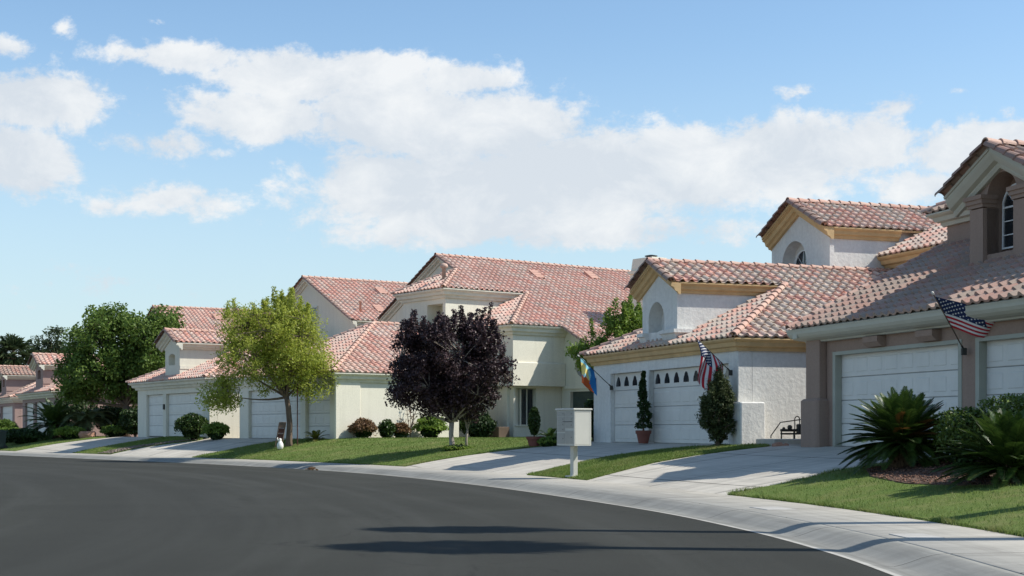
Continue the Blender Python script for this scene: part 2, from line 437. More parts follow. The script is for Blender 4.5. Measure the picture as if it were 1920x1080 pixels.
# ground sheet to the horizon
def ground_sheet():
    def axis(a, b, st, far):
        c = list(np.arange(a, b+1e-6, st)); g = st
        lo = [a]; hi = [b]
        while lo[-1] > -far: g *= 1.5; lo.append(lo[-1]-g)
        g = st
        while hi[-1] < far: g *= 1.5; hi.append(hi[-1]+g)
        return np.array(lo[1:][::-1]+c+hi[1:])
    X = axis(-60, 22, .8, 2500); Y = axis(-20, 130, .8, 2500)
    gx, gy = np.meshgrid(X, Y); P = np.c_[gx.ravel(), gy.ravel()]
    d = sdist(P, LC); z = terr(P)-.07
    z = np.where(d < SW+1.1, -.12, z)
    z = np.where(d < -13.8, .02, z)
    nx, ny = len(X), len(Y); i, j = np.meshgrid(np.arange(nx-1), np.arange(ny-1))
    a = (j*nx+i).ravel()
    F = np.c_[a, a+1, a+nx+1, a+nx]
    return tag(fast_mesh('ground', np.c_[P, z], F, M['ground'], smooth=True), kind='structure')
ground_sheet()

def kerbline(p0, p1, o):
    """points of the kerb offset curve between the nearest to p0 and p1"""
    C = off(o); i0 = np.argmin(((C-p0)**2).sum(1)); i1 = np.argmin(((C-p1)**2).sum(1))
    st = 1 if i1 > i0 else -1
    return [tuple(C[i]) for i in range(i0, i1+st, st)]

def densify(poly, step):
    out = []
    for a, b in zip(poly, poly[1:]+poly[:1]):
        n = max(1, int(math.dist(a, b)/step))
        out += [(a[0]+(b[0]-a[0])*k/n, a[1]+(b[1]-a[1])*k/n) for k in range(n)]
    return out

def inside(P, poly):
    P = np.atleast_2d(P); c = np.zeros(len(P), bool); n = len(poly)
    for i in range(n):
        (x0, y0), (x1, y1) = poly[i], poly[i-1]
        with np.errstate(divide='ignore', invalid='ignore'):
            m = ((y0 > P[:, 1]) != (y1 > P[:, 1])) & (P[:, 0] < (x1-x0)*(P[:, 1]-y0)/(y1-y0+1e-12)+x0)
        c ^= m
    return c

def patch(name, poly, mat, lift=0.0, step=.45, skirt=.1, kind='structure', bumpy=0.0):
    poly = densify(poly, step)
    A = np.array(poly); lo = A.min(0); hi = A.max(0)
    gx, gy = np.meshgrid(np.arange(lo[0], hi[0], step), np.arange(lo[1], hi[1], step))
    G = np.c_[gx.ravel(), gy.ravel()]; G = G[inside(G, poly)]
    if len(G):
        G = G[np.abs(sdist(G, np.vstack([A, A[:1]]))) > step*.35]
    pts = [Vector(p) for p in poly]+[Vector(p) for p in G]
    n = len(poly)
    r = delaunay_2d_cdt(pts, [(i, (i+1) % n) for i in range(n)], [], 1, 1e-5)
    V = np.array([tuple(v) for v in r[0]])
    F = [tuple(f) for f in r[2]]
    # orient up
    def area(f): a, b, c = (V[k] for k in f[:3]); return (b[0]-a[0])*(c[1]-a[1])-(b[1]-a[1])*(c[0]-a[0])
    F = [f if area(f) > 0 else f[::-1] for f in F]
    z = terr(V)+lift
    if bumpy: z = z + bumpy*np.sin(V[:, 0]*2.1)*np.cos(V[:, 1]*1.7)
    mb = MB(); mb.add(np.c_[V, z], F, 0, [[(V[k][0], V[k][1]) for k in f] for f in F])
    if skirt:
        bz = terr(A)+lift
        nb = len(A)
        mb.add(np.vstack([np.c_[A, bz], np.c_[A, bz-skirt]]), [(i, nb+i, nb+(i+1) % nb, (i+1) % nb) for i in range(nb)], 0,
               [[(0, 0)]*4]*nb)
    return tag(mb.build(name, mat, smooth=False), kind=kind), poly

e = np.array
B1 = (4.06, 25.2); B0 = (1.83, 32.6); B2 = (.54, 36.25); B3 = (-3.5, 44.6); B4 = (-13.0, 59.6); B5 = (-18.9, 67.2); B6 = (-21.6, 70.6); B7 = (-26.6, 76.8); B8 = (-40, 92.5)
lawn_front = [(5.02, 25.75), (5.95, 26.4), (6.9, 26.75), (8.0, 26.6), (9.0, 25.9), (9.85, 25.3)]
strip_low = [(2.52, 33.55), (3.45, 34.4), (4.44, 34.8), (5.35, 34.95), (6.3, 35.0)]
strip_up = [(1.41, 37.2), (2.42, 37.8), (3.42, 37.95), (4.55, 37.6), (5.35, 36.9)]
l3_right = [(-2.5, 45.4), (-1.5, 45.75), (-.4, 45.85), (.9, 45.95), (2.3, 46.3)]
l3_left = [(-12.0, 59.5), (-10.8, 59.9), (-9.6, 60.0), (-8.5, 59.1)]
s4_low = [(-17.5, 66.9), (-15.9, 66.5), (-14.6, 66.0)]
s4_up = [(-20.1, 70.6), (-18.9, 71.1), (-17.6, 71.4)]
l5_r = [(-24.9, 77.4), (-22.9, 77.6)]
drive1 = kerbline(B1, B0, 2.31) + strip_low + [(6.6, 35.2), (10.05, 25.2)] + lawn_front[::-1]
patch('driveway_concrete', drive1, M['concrete0'])[0].name = 'driveway'
stripp = kerbline(B0, B2, 2.31) + strip_up + [(5.6, 36.3), (6.3, 35.3)] + strip_low[::-1]
drive2 = kerbline(B2, B3, 2.31) + l3_right + [(2.9, 47.6), (6.0, 37.0)] + [(5.6, 36.6)] + strip_up[::-1]
patch('driveway', drive2, M['concrete1'])
lawn3 = kerbline(B3, B4, 2.31) + l3_left + [(-7.2, 57.4), (-3.2, 60.6), (-1.8, 64.5), (-.4, 65.0), (2.9, 62), (3.2, 47.6), (2.3, 46.4)] + l3_right[::-1][1:]
drive3 = kerbline(B4, B5, 2.31) + s4_low + [(-14.1, 66.9), (-12.6, 65.0), (-8.5, 59.4)] + l3_left[::-1]
patch('driveway', drive3, M['concrete2'])
s4 = kerbline(B5, B6, 2.31) + s4_up + [(-16.6, 70.8), (-14.5, 67.2)] + s4_low[::-1]
drive4 = kerbline(B6, B7, 2.31) + l5_r + [(-21.0, 76.8), (-16.9, 71.3)] + s4_up[::-1]
patch('driveway', drive4, M['concrete3'])
lawn5 = kerbline(B7, B8, 2.31) + [(-33.5, 94), (-28.2, 86), (-22.2, 78.4)] + l5_r[::-1]
lawn1 = kerbline((4.5, -14), B1, 2.31) + lawn_front + [(10.5, 22.0), (12.0, 14.0), (12.9, 0), (12.9, -14)]
LAWNS = []
for nm, P in (('lawn', lawn1), ('lawn', stripp), ('lawn', lawn3), ('lawn', s4), ('lawn', lawn5)):
    o, poly = patch(nm, P, M['lawn'], .03, .4, .12)
    LAWNS.append(poly)
far_lawn = [tuple(p) for p in off(-13.0)[::8]] + [tuple(p) for p in off(-16.0)[::-8]]

rng = np.random.default_rng(11)
bed_poly = [(6.45, 25.9), (6.2, 24.6), (6.3, 22.8), (6.75, 21.5), (7.2, 20.85), (8.2, 20.3), (9.6, 20.2), (10.6, 21.6), (10.0, 24.6), (8.6, 26.1), (7.3, 26.4)]
def grass(poly, n, hmin, hmax, w, name='grass', excl=None, lift=.03):
    A = np.array(poly); lo = A.min(0); hi = A.max(0)
    P = rng.uniform(lo, hi, (int(n*2.4), 2)); P = P[inside(P, poly)]
    P = P[:n]
    if excl is not None: P = P[~inside(P, excl)]
    P = P[(P[:, 1] > 11)]
    m = len(P); z = terr(P)+lift-.01
    # patchy growth
    patchy = .5+.5*np.sin(P[:, 0]*1.9+np.sin(P[:, 1]*1.3)*2)*np.sin(P[:, 1]*2.3+1)
    h = rng.uniform(hmin, hmax, m)*(.65+.5*patchy)
    an = rng.uniform(0, 2*PI, m); ln = rng.uniform(-.6, .6, (m, 2))*h[:, None]
    dx = np.c_[np.cos(an), np.sin(an)]*w*rng.uniform(.6, 1.3, m)[:, None]
    V = np.empty((m, 3, 3)); V[:, 0, :2] = P-dx; V[:, 1, :2] = P+dx; V[:, 2, :2] = P+ln
    V[:, 0, 2] = z; V[:, 1, 2] = z; V[:, 2, 2] = z+h
    return tag(fast_mesh(name, V.reshape(-1, 3), np.arange(m*3).reshape(-1, 3), M['grass']), label=None, cat=None, kind='stuff')
def edge_grass(poly, per_m, h, w):
    A = np.array(poly+[poly[0]]); L = np.linalg.norm(np.diff(A, axis=0), axis=1); n = int(L.sum()*per_m)
    k = rng.choice(len(L), n, p=L/L.sum()); t_ = rng.uniform(0, 1, n)[:, None]
    P = A[k]*(1-t_)+A[k+1]*t_+rng.normal(0, .022, (n, 2)); P = P[P[:, 1] > 11]; n = len(P)
    hh = rng.uniform(.4, 1, n)*h*(.6+.5*np.sin(P[:, 0]*5)*np.sin(P[:, 1]*4)); an = rng.uniform(0, 2*PI, n)
    dx = np.c_[np.cos(an), np.sin(an)]*w; ln = rng.uniform(-1.0, 1.0, (n, 2))*hh[:, None]
    V = np.empty((n, 3, 3)); z = terr(P)+.0
    V[:, 0, :2] = P-dx; V[:, 1, :2] = P+dx; V[:, 2, :2] = P+ln; V[:, 0, 2] = z; V[:, 1, 2] = z; V[:, 2, 2] = z+hh+.02
    return tag(fast_mesh('grass', V.reshape(-1, 3), np.arange(n*3).reshape(-1, 3), M['grass']), kind='stuff')
edge_grass(lawn1, 420, .09, .007); edge_grass(stripp, 260, .08, .009); edge_grass(lawn3, 150, .08, .012)
grass([p for p in lawn1], 95000, .03, .075, .006, excl=bed_poly)
grass(stripp, 26000, .03, .07, .008)
grass(lawn3, 70000, .03, .07, .011)
grass(s4, 12000, .03, .07, .013)
grass(lawn5, 16000, .03, .07, .014)
bo, _ = patch('mulch_bed', bed_poly, M['mulch'], .045, .35, .06, kind='structure')
def chips(name, poly, n, s, mat):
    A = np.array(poly); P = rng.uniform(A.min(0), A.max(0), (n*3, 2)); P = P[inside(P, poly)][:n]; m = len(P)
    z = terr(P)+.055
    c = np.c_[P, z]; V = np.empty((m, 4, 3))
    for k in range(4): V[:, k] = c + rng.normal(0, s, (m, 3))*[1, 1, .5]
    F = np.array([(0, 1, 2), (0, 3, 1), (1, 3, 2), (0, 2, 3)])
    Q = (np.arange(m)[:, None, None]*4+F[None]).reshape(-1, 3)
    return tag(fast_mesh(name, V.reshape(-1, 3), Q, mat), kind='stuff')
chips('bark_mulch', bed_poly, 5000, .022, M['chips'])
gb = kerbline((-18.9, 67.2), (-19.9, 68.4), 2.33) + [(-18.2, 67.9), (-16.2, 67.3), (-14.9, 66.6)] + [(-14.6, 66.0), (-15.9, 66.5), (-17.5, 66.9)]
chips('gravel', gb, 2600, .03, M['gravelstones'])

# ------------------------------------------------------------------ roof tiles
TW, TL = .285, .345      # cover width, exposure
PF = [0, .10, .22, .34, .46, .56, .78]
PH = [0, .042, .066, .060, .026, -.004, -.012]
def roof_plane(mb, origin, edge, poly, mi=0):
    """S tiles laid over a convex polygon (3-D, local). origin = a corner of the eave, edge = unit along the eave"""
    O = Vector(origin); e_ = Vector(edge).normalized()
    P = [Vector(p) for p in poly]
    n = Vector((0, 0, 0))
    for i in range(len(P)):
        n += (P[i]-P[0]).cross(P[(i+1) % len(P)]-P[0])
    n.normalize()
    if n.z < 0: n = -n; P = P[::-1]
    u = n.cross(e_)
    if u.z < 0: u = -u
    S = [(p-O).dot(e_) for p in P]; T = [(p-O).dot(u) for p in P]
    s0 = math.floor(min(S)/TW)*TW; ns = int(math.ceil((max(S)-s0)/TW))
    t0 = math.floor(min(T)/TL)*TL; nt = int(math.ceil((max(T)-t0)/TL+.01))
    k = len(PF)
    sf = np.array([s0+(i+f)*TW for i in range(ns) for f in PF]+[s0+ns*TW]); hf = np.array(PH*ns+[0.])
    V = []; F = []; U = []
    m = len(sf); base = 0
    jit = random.Random(int(abs(O.x*31+O.y*17)*10)+len(P))
    for c in range(nt):
        ta = t0+c*TL; lift = .046
        rows = [(ta, lift-.05 if c == 0 else 0.0), (ta, lift), (ta+TL, 0.0)]
        jn = np.repeat([jit.uniform(-.007, .009) for _ in range(ns)], k); jn = np.append(jn, 0.0); jt = np.append(np.repeat([jit.uniform(-.014, .014) for _ in range(ns)], k), 0.0)
        for r, (t, L) in enumerate(rows):
            tt = t+(jt if r < 2 and c else 0*jt)
            hh = hf*(1.0 if r else .55)+L+(jn if r < 2 else 0)
            for s_, h_, t_ in zip(sf, hh, np.broadcast_to(tt, sf.shape)):
                q = O+e_*float(s_)+u*float(t_)+n*float(h_)
                V.append((q.x, q.y, q.z))
        for i in range(m-1):
            tu = (i//k+.5)/97.0+.003; tv = (c+.5)/61.0
            a = base+i
            for lo, hi in ((0, 1), (1, 2)):
                F.append((a+lo*m, a+lo*m+1, a+hi*m+1, a+hi*m)); U.append((tu, tv))
        base += 3*m
    bm = bmesh.new()
    vs = [bm.verts.new(v) for v in V]
    uvl = bm.loops.layers.uv.new('u')
    su = np.array([[(Vector(v)-O).dot(e_), (Vector(v)-O).dot(u)] for v in V])
    smn, smx, tmn, tmx = min(S)-.01, max(S)+.01, min(T)-.05, max(T)+.05
    cen = Vector((sum(S)/len(S), sum(T)/len(T)))
    # half-planes for a quick reject
    HP = []
    for i in range(len(P)):
        a = np.array([S[i], T[i]]); b = np.array([S[(i+1) % len(P)], T[(i+1) % len(P)]])
        d = b-a; nn = np.array([-d[1], d[0]])/max(1e-9, np.hypot(*d))
        if nn@(np.array(cen)-a) < 0: nn = -nn
        HP.append((a, nn))
    ins = np.min([((su-a)@nn) for a, nn in HP], axis=0)
    off_ = Vector((jit.random(), jit.random(), 0))
    for f, uv in zip(F, U):
        if max(ins[k_] for k_ in f) < -.001: continue
        fc = bm.faces.new([vs[k_] for k_ in f])
        for l in fc.loops: l[uvl].uv = (uv[0]+off_.x, uv[1]+off_.y)
    for i in range(len(P)):
        a = P[i]; b = P[(i+1) % len(P)]; d = (b-a)
        if d.length < 1e-4: continue
        pn = d.normalized().cross(n)          # outward for ccw poly
        c3 = sum(P, Vector())/len(P)
        if (c3-a).dot(pn) > 0: pn = -pn
        sh = .045 if abs(d.normalized().dot(u)) < .02 and (a-O).dot(u) < .05 else 0.0
        g = bm.verts[:]+bm.edges[:]+bm.faces[:]
        bmesh.ops.bisect_plane(bm, geom=g, plane_co=a+pn*(sh+.002), plane_no=pn, clear_outer=True, dist=1e-5)
    bmesh.ops.delete(bm, geom=[v for v in bm.verts if not v.link_faces], context='VERTS')
    bm.verts.index_update()
    VV = [tuple(v.co) for v in bm.verts]
    FF = [[v.index for v in f.verts] for f in bm.faces]; UU = [[tuple(l[uvl].uv) for l in f.loops] for f in bm.faces]
    bm.free()
    mb.add(VV, FF, mi, UU)
    # deck under the tiles
    D = [tuple(p-n*.03) for p in P]+[tuple(p-n*.09) for p in P]; q = len(P)
    mb.add(D, [tuple(range(q)), tuple(reversed(range(q, 2*q)))]+[(i, q+i, q+(i+1) % q, (i+1) % q) for i in range(q)], mi+1,
           None)

class Ridges:
    """every ridge, hip or verge line becomes an object of its own"""
    def __init__(s): s.L = []
    def build(s, name, mats, parent):
        for mb in s.L: mb.build(name, mats, parent)

def caps(rs, A, B, r=.10, step=.38, mi=0, raise_=.02):
    """overlapping half-round tiles from the low end A to the high end B"""
    mb = MB(); rs.L.append(mb)
    A = Vector(A); B = Vector(B); d = (B-A); L = d.length; d.normalize()
    side = d.cross(Vector((0, 0, 1))).normalized(); up = side.cross(d).normalized()
    n = max(1, int(round(L/step))); st = L/n; seg = 8
    for i in range(n):
        V = []; F = []; U = []
        for q, (t, rr, h) in enumerate(((-.035, r*1.08, .028), (st*.5, r, .014), (st+.03, r*.9, 0))):
            c = A+d*(i*st+t)+up*(h+raise_)
            for k in range(seg+1):
                a = PI*k/seg+(-.25 if k == 0 else .25 if k == seg else 0)*0
                V.append(tuple(c+side*math.cos(a)*rr+up*(math.sin(a)*rr*.95-.035)))
        for q in range(2):
            for k in range(seg):
                a = q*(seg+1)+k; F.append((a, a+1, a+seg+2, a+seg+1))
        # front lip
        b = len(V); c = A+d*(i*st-.035)+up*(.028+raise_)
        for k in range(seg+1):
            a = PI*k/seg; V.append(tuple(c+side*math.cos(a)*r*.86+up*(math.sin(a)*r*.78-.035)))
        for k in range(seg): F.append((k, b+k, b+k+1, k+1))
        uv = ((i*7+.5)/97+abs(A.x)*.13, .37+abs(A.y)*.07)
        mb.add(V, F, mi, [[uv]*4]*len(F))

def PROF(oh, dz=0.0, h=.38):
    return [(0, -h+dz), (oh*.22, -h+dz), (oh*.30, -h*.80+dz), (oh*.30, -h*.74+dz), (oh*.57, -h*.66+dz), (oh*.67, -h*.36+dz), (oh*.86, -h*.27+dz), (oh*.98, -.055+dz), (oh*.98, -.02+dz), (0, -.02+dz)]

def COVE(oh, h=.36):
    """smooth rounded gutter moulding"""
    P = [(0, -h), (oh*.30, -h), (oh*.34, -h*.90)]
    P += [(oh*(.40+.56*math.sin(a)), -h*.86+h*.62*(1-math.cos(a))) for a in (.25, .6, .95, 1.3, 1.55)]
    return P+[(oh*.98, -.06), (oh*.98, -.02), (0, -.02)]

def cornice(mb, pts, z, prof, mi=0):
    """profile swept along a horizontal open path (outward = right of travel)"""
    P = [Vector(p) for p in pts]; n = len(P); k = len(prof); V = []
    for i, p in enumerate(P):
        dirs = []
        if i > 0: dirs.append((P[i]-P[i-1]).normalized())
        if i < n-1: dirs.append((P[i+1]-P[i]).normalized())
        ns = [Vector((d.y, -d.x)) for d in dirs]
        if len(ns) == 2:
            m = ns[0]+ns[1]; m = m/(m.dot(ns[0]))
        else: m = ns[0]
        for o, dz in prof: V.append((p.x+m.x*o, p.y+m.y*o, z+dz))
    F = []
    for i in range(n-1):
        for j in range(k):
            a = i*k+j; b = i*k+(j+1) % k
            F.append((a, a+k, b+k, b))
    F.append(tuple(range(k))); F.append(tuple(reversed(range((n-1)*k, n*k))))
    mb.add(V, F, mi)

def rake(mb, pts, y, prof, mi=0, sgn=-1):
    """profile swept along a sloping line in the plane of a gable wall; pts (x, z)"""
    k = len(prof); V = [(x, y+sgn*o, z+dz) for x, z in pts for o, dz in prof]; F = []
    for i in range(len(pts)-1):
        for j in range(k):
            a = i*k+j; b = i*k+(j+1) % k
            F.append((a, b, b+k, a+k))
    F.append(tuple(range(k))); F.append(tuple(reversed(range((len(pts)-1)*k, len(pts)*k))))
    mb.add(V, F, mi)

def holed_wall(mb, x0, x1, zb, zt, hx0, hx1, hb, ht, y, depth, mi=0, seg=16, back=True, axis='y', sgn=1):
    """wall sheet in plane y with an opening; zb/zt/hb/ht are functions of x; opening revealed to depth and closed at the back"""
    xs = sorted(set([x0, x1]+[hx0+(hx1-hx0)*(.5-.5*math.cos(PI*i/seg)) for i in range(seg+1)]+[(x0+x1)/2]))
    def P(x, yy, z): return (x, yy, z) if axis == 'y' else (yy, x, z)
    for a, b in zip(xs[:-1], xs[1:]):
        if a >= hx0-1e-6 and b <= hx1+1e-6:
            mb.add([P(a, y, zb(a)), P(b, y, zb(b)), P(b, y, hb(b)), P(a, y, hb(a))], [(0, 1, 2, 3)], mi)
            mb.add([P(a, y, ht(a)), P(b, y, ht(b)), P(b, y, zt(b)), P(a, y, zt(a))], [(0, 1, 2, 3)], mi)
        else:
            mb.add([P(a, y, zb(a)), P(b, y, zb(b)), P(b, y, zt(b)), P(a, y, zt(a))], [(0, 1, 2, 3)], mi)
    hx = [x for x in xs if hx0-1e-6 <= x <= hx1+1e-6]
    loop = [(x, hb(x)) for x in hx]+[(x, ht(x)) for x in reversed(hx)]
    loop = [p for i, p in enumerate(loop) if i == 0 or math.dist(p, loop[i-1]) > 1e-5]
    if math.dist(loop[0], loop[-1]) < 1e-5: loop.pop()
    n = len(loop); d = depth*sgn
    V = [P(x, y, z) for x, z in loop]+[P(x, y+d, z) for x, z in loop]
    F = [(i, (i+1) % n, n+(i+1) % n, n+i) for i in range(n)]
    if back: F.append(tuple(range(n, 2*n)))
    mb.add(V, F, mi)

def arch(cx, r, zs, k=1.0):
    return lambda x: zs+k*math.sqrt(max(0, r*r-(x-cx)**2))

def arched_window(parent, name, cx, w, z0, zs, y, frame_mat, k=1.0, cols=2, rows=3, glass='glass', fw=.035):
    """window in plane y (facing -y): glazing, outer frame and bars"""
    r = w/2; seg = 12
    top = [(cx+r*math.cos(PI*i/seg), zs+k*r*math.sin(PI*i/seg)) for i in range(seg+1)]
    poly = [(cx-r, z0), (cx+r, z0)]+top
    g = MB().prism(poly, 'y', y, y+.02); go = g.build(name, M[glass], parent)
    f = MB()
    ring = poly[:2]+top[1:-1] if k > 0 else [(cx-r, z0), (cx+r, z0), (cx+r, zs), (cx-r, zs)]
    n = len(ring); mid = (cx, (z0+zs+r*k*.6)/2)
    inn = [(x-(fw if x > cx+.01 else -fw if x < cx-.01 else 0), z+(fw if z < z0+.01 else -fw*.9)) for x, z in ring]
    V = [(x, y-.035, z) for x, z in ring]+[(x, y-.035, z) for x, z in inn]+[(x, y-.002, z) for x, z in ring]+[(x, y-.002, z) for x, z in inn]
    F = []
    for i in range(n):
        j = (i+1) % n
        F += [(i, j, n+j, n+i), (n+i, n+j, 3*n+j, 3*n+i), (i, 2*n+i, 2*n+j, j)]
    f.add(V, F)
    b = .011
    if cols:
        for c in range(1, cols): x = cx-r+w*c/cols; f.box(x-b, x+b, y-.022, y-.003, z0+fw, zs)
        for q in range(1, rows): z = z0+(zs-z0)*q/rows; f.box(cx-r+fw, cx+r-fw, y-.020, y-.004, z-b, z+b)
        if k > 0:
            f.box(cx-r+fw, cx+r-fw, y-.030, y-.003, zs-.018, zs+.018)
            for a in (PI*.25, PI*.5, PI*.75):
                f.tube([(cx, y-.015, zs), (cx+(r-.02)*math.cos(a), y-.015, zs+(r-.02)*k*math.sin(a))], .010, 4)
    f.build('frame', M[frame_mat] if isinstance(frame_mat, str) else frame_mat, go)
    return go

def garage_door(parent, x0, x1, y, z0, mat, windows=0, h=2.13, wall_mat=None, frame=None, embossed=True):
    """sectional door of four panels; windows = number of small arched lights in the top panel"""
    mb = MB(); s = h/4
    mb.box(x0, x1, y+.03, y+.06, z0-.02, z0+h, 1)
    for i in range(4):
        za, zb_ = z0+i*s+.006, z0+(i+1)*s-.006
        c = .012
        V = [(x0+.01, y+c, za), (x1-.01, y+c, za), (x1-.01, y+c, zb_), (x0+.01, y+c, zb_),
             (x0+.01, y, za+c), (x1-.01, y, za+c), (x1-.01, y, zb_-c), (x0+.01, y, zb_-c), (x0+.01, y+.03, za), (x1-.01, y+.03, za), (x1-.01, y+.03, zb_), (x0+.01, y+.03, zb_)]
        F = [(4, 5, 6, 7), (0, 1, 5, 4), (3, 7, 6, 2), (0, 4, 7, 3), (1, 2, 6, 5), (0, 8, 9, 1), (2, 10, 11, 3), (1, 9, 10, 2), (0, 3, 11, 8)]
        mb.add(V, F, 0)
        if embossed and not (windows and i == 3):
            n = max(2, int(round((x1-x0)/.61))); w = (x1-x0)/n
            for j in range(n):
                a, b = x0+j*w+.07, x0+(j+1)*w-.07; zc, zd = za+.10, zb_-.10
                q = .02
                V = [(a, y-.001, zc), (b, y-.001, zc), (b, y-.001, zd), (a, y-.001, zd), (a+q, y-.010, zc+q), (b-q, y-.010, zc+q), (b-q, y-.010, zd-q), (a+q, y-.010, zd-q)]
                mb.add(V, [(4, 5, 6, 7), (0, 1, 5, 4), (1, 2, 6, 5), (2, 3, 7, 6), (3, 0, 4, 7)], 0)
    d = mb.build('garage_door', [mat, M['groove']], parent)
    if windows:
        w = (x1-x0)/windows
        for j in range(windows):
            cx = x0+(j+.5)*w; z = z0+3*s+.13; a = .165
            prof = [(-a, 0), (a, 0), (a, .06), (a*.97, .10), (a*.85, .15), (a*.66, .19), (a*.56, .235), (a*.40, .265), (a*.20, .29), (0, .295), (-a*.20, .29), (-a*.40, .265), (-a*.56, .235), (-a*.66, .19), (-a*.85, .15), (-a*.97, .10), (-a, .06)]
            MB().prism([(cx+p, z+q) for p, q in prof], 'y', y-.006, y+.01).build('window', M['glass'], d)
    return d

# ------------------------------------------------------------------ garage wing shared by all the houses
def wing(root, W, D, ze, p, oh, doors, trim, wallm, tm, door_mat, dormer, slab=.9, wallt=.22, header=None, win=(0, 0), capm='cap_pink',
         frame=None, side_back=None, ch=.38):
    """doors: list of (x0, x1). front wall in plane y=0, doors recessed"""
    H0 = slab-.35; zt = ze-.12; hd = slab+2.13
    sb = side_back or D
    w = MB()
    xs = [-W]+[v for d in doors for v in d]+[0]
    rec = .17
    for a, b in zip(xs[0::2], xs[1::2]): w.cbox(a, b, 0, rec+.25, H0, zt-.01, .015)
    for a, b in doors: w.box(a-.001, b+.001, .004, rec+.25, hd, zt-.012)
    w.box(-.24, 0, rec+.25, sb, H0, zt)
    w.box(-W, -W+.24, rec+.25, D, H0, zt)
    w.box(-W+.24, -.24, sb-.25, sb, H0, zt)
    w.build('wall', M[wallm], root)
    for i, (a, b) in enumerate(doors): garage_door(root, a, b, rec-.02, slab, M[door_mat], win[i] if win else 0)
    if frame:
        f = MB()
        for a, b in doors:
            f.box(a-.10, a+.04, -.012, rec-.04, slab-.02, hd+.0); f.box(b-.04, b+.10, -.012, rec-.04, slab-.02, hd+.0); f.box(a-.10, b+.10, -.014, rec-.04, hd-.03, hd+.09)
        f.build('door_frame', M[frame], root)
    # roof
    xc, hw, ww, yd = dormer[:4] if dormer else (-W/2, None, None, None)
    r = MB(); ridge = Ridges()
    R = lambda x: ze+p*(oh-x)                       # right plane height
    Lf = lambda x: ze+p*(x+W+oh)
    zr = R(-W/2)
    yb = D
    if dormer:
        xr = xc+hw; yh = -oh+(oh-xr)
        yh0 = yh
        roof_plane(r, (oh, -oh, ze), (0, 1, 0), [(oh, -oh, ze), (oh, yb, ze), (xr, yb, R(xr)), (xr, yh, R(xr))])
        roof_plane(r, (oh, -oh, ze), (0, 1, 0), [(xr, yd, R(xr)), (xr, yb, R(xr)), (xc, yb, R(xc)), (xc, yd, R(xc))])
        xl = xc-hw; yl = -oh+(xl+W+oh)
        roof_plane(r, (-W-oh, yb, ze), (0, -1, 0), [(-W-oh, yb, ze), (-W-oh, -oh, ze), (xl, yl, Lf(xl)), (xl, yb, Lf(xl))])
        roof_plane(r, (-W-oh, yb, ze), (0, -1, 0), [(xl, yb, Lf(xl)), (xl, yd, Lf(xl)), (xc, yd, Lf(xc)), (xc, yb, Lf(xc))])
        caps(ridge, (xr-.02, yh-.02, R(xr)), (oh-.02, -oh+.02, ze), mi=0) if False else caps(ridge, (oh+.03, -oh-.03, ze+.03), (xr+.02, yh-.02, R(xr)+.03))
        caps(ridge, (-W-oh-.03, -oh-.03, ze+.03), (xl-.02, yl-.02, Lf(xl)+.03))
        caps(ridge, (xc, yd-.04, R(xc)+.02), (xc, yb, R(xc)+.02))
        caps(ridge, (xr+.02, yd-.03, R(xr)+.0), (xc+.05, yd-.03, R(xc)+.0), r=.12, mi=1)
        caps(ridge, (xl-.02, yd-.03, Lf(xl)+.0), (xc-.05, yd-.03, Lf(xc)+.0), r=.12, mi=1)
        ap = (xc, -oh+(oh-xc), R(xc)-.01)
    else:
        ya = -oh+W/2+oh
        roof_plane(r, (oh, -oh, ze), (0, 1, 0), [(oh, -oh, ze), (oh, yb, ze), (xc, yb, zr), (xc, ya, zr)])
        roof_plane(r, (-W-oh, yb, ze), (0, -1, 0), [(-W-oh, yb, ze), (-W-oh, -oh, ze), (xc, ya, zr), (xc, yb, zr)])
        caps(ridge, (oh+.03, -oh-.03, ze+.03), (xc+.02, ya-.02, zr+.03))
        caps(ridge, (-W-oh-.03, -oh-.03, ze+.03), (xc-.02, ya-.02, zr+.03))
        caps(ridge, (xc, ya, zr+.02), (xc, yb, zr+.02))
        ap = (xc, ya, zr)
    roof_plane(r, (-W-oh, -oh, ze), (1, 0, 0), [(-W-oh, -oh, ze), (oh, -oh, ze), ap])
    ro = r.build('roof', [M[tm], M[trim]], root)
    ridge.build('ridge_tile', [M[capm], M['cap_brown']], ro)
    c = MB(); cornice(c, [(-W, D), (-W, 0), (0, 0), (0, sb)], ze, PROF(oh, 0, ch)); c.build('cornice', M[trim], root)
    if dormer:
        z0 = ze-.1; y0 = .05; zt2 = R(xc+ww)-.14
        d = MB()
        nx0, nx1, nz0, nzs, nk, nd = dormer[4:10]
        gz_ = lambda x: (R(x) if x > xc else Lf(x))-.13 if abs(x-xc) < ww+1e-6 else zt2
        cxn = (nx0+nx1)/2; rn = (nx1-nx0)/2
        holed_wall(d, xc-ww, xc+ww, lambda x: z0, gz_, nx0, nx1, (lambda x: nz0) if nk > 0 else (lambda x: nzs-math.sqrt(max(0, rn*rn-(x-cxn)**2))*abs(nk)), arch(cxn, rn, nzs, abs(nk)), y0, nd)
        yb2 = yh+.5
        d.add([(xc+ww, y0, z0), (xc+ww, yb2, z0), (xc+ww, yb2, zt2), (xc+ww, y0, zt2)], [(0, 1, 2, 3)])
        d.add([(xc-ww, y0, z0), (xc-ww, y0, zt2), (xc-ww, yb2, zt2), (xc-ww, yb2, z0)], [(0, 1, 2, 3)])
        do = d.build('dormer', M[wallm], root)
        cc = MB()
        ohd = hw-ww
        pr = [(o*ohd/oh if o > .3 else min(o, ohd*.9), dz) for o, dz in PROF(oh)]
        pr = PROF(ohd, 0, .31)
        cornice(cc, [(xc+ww, y0), (xc+ww, yh+.2)], R(xr), pr)
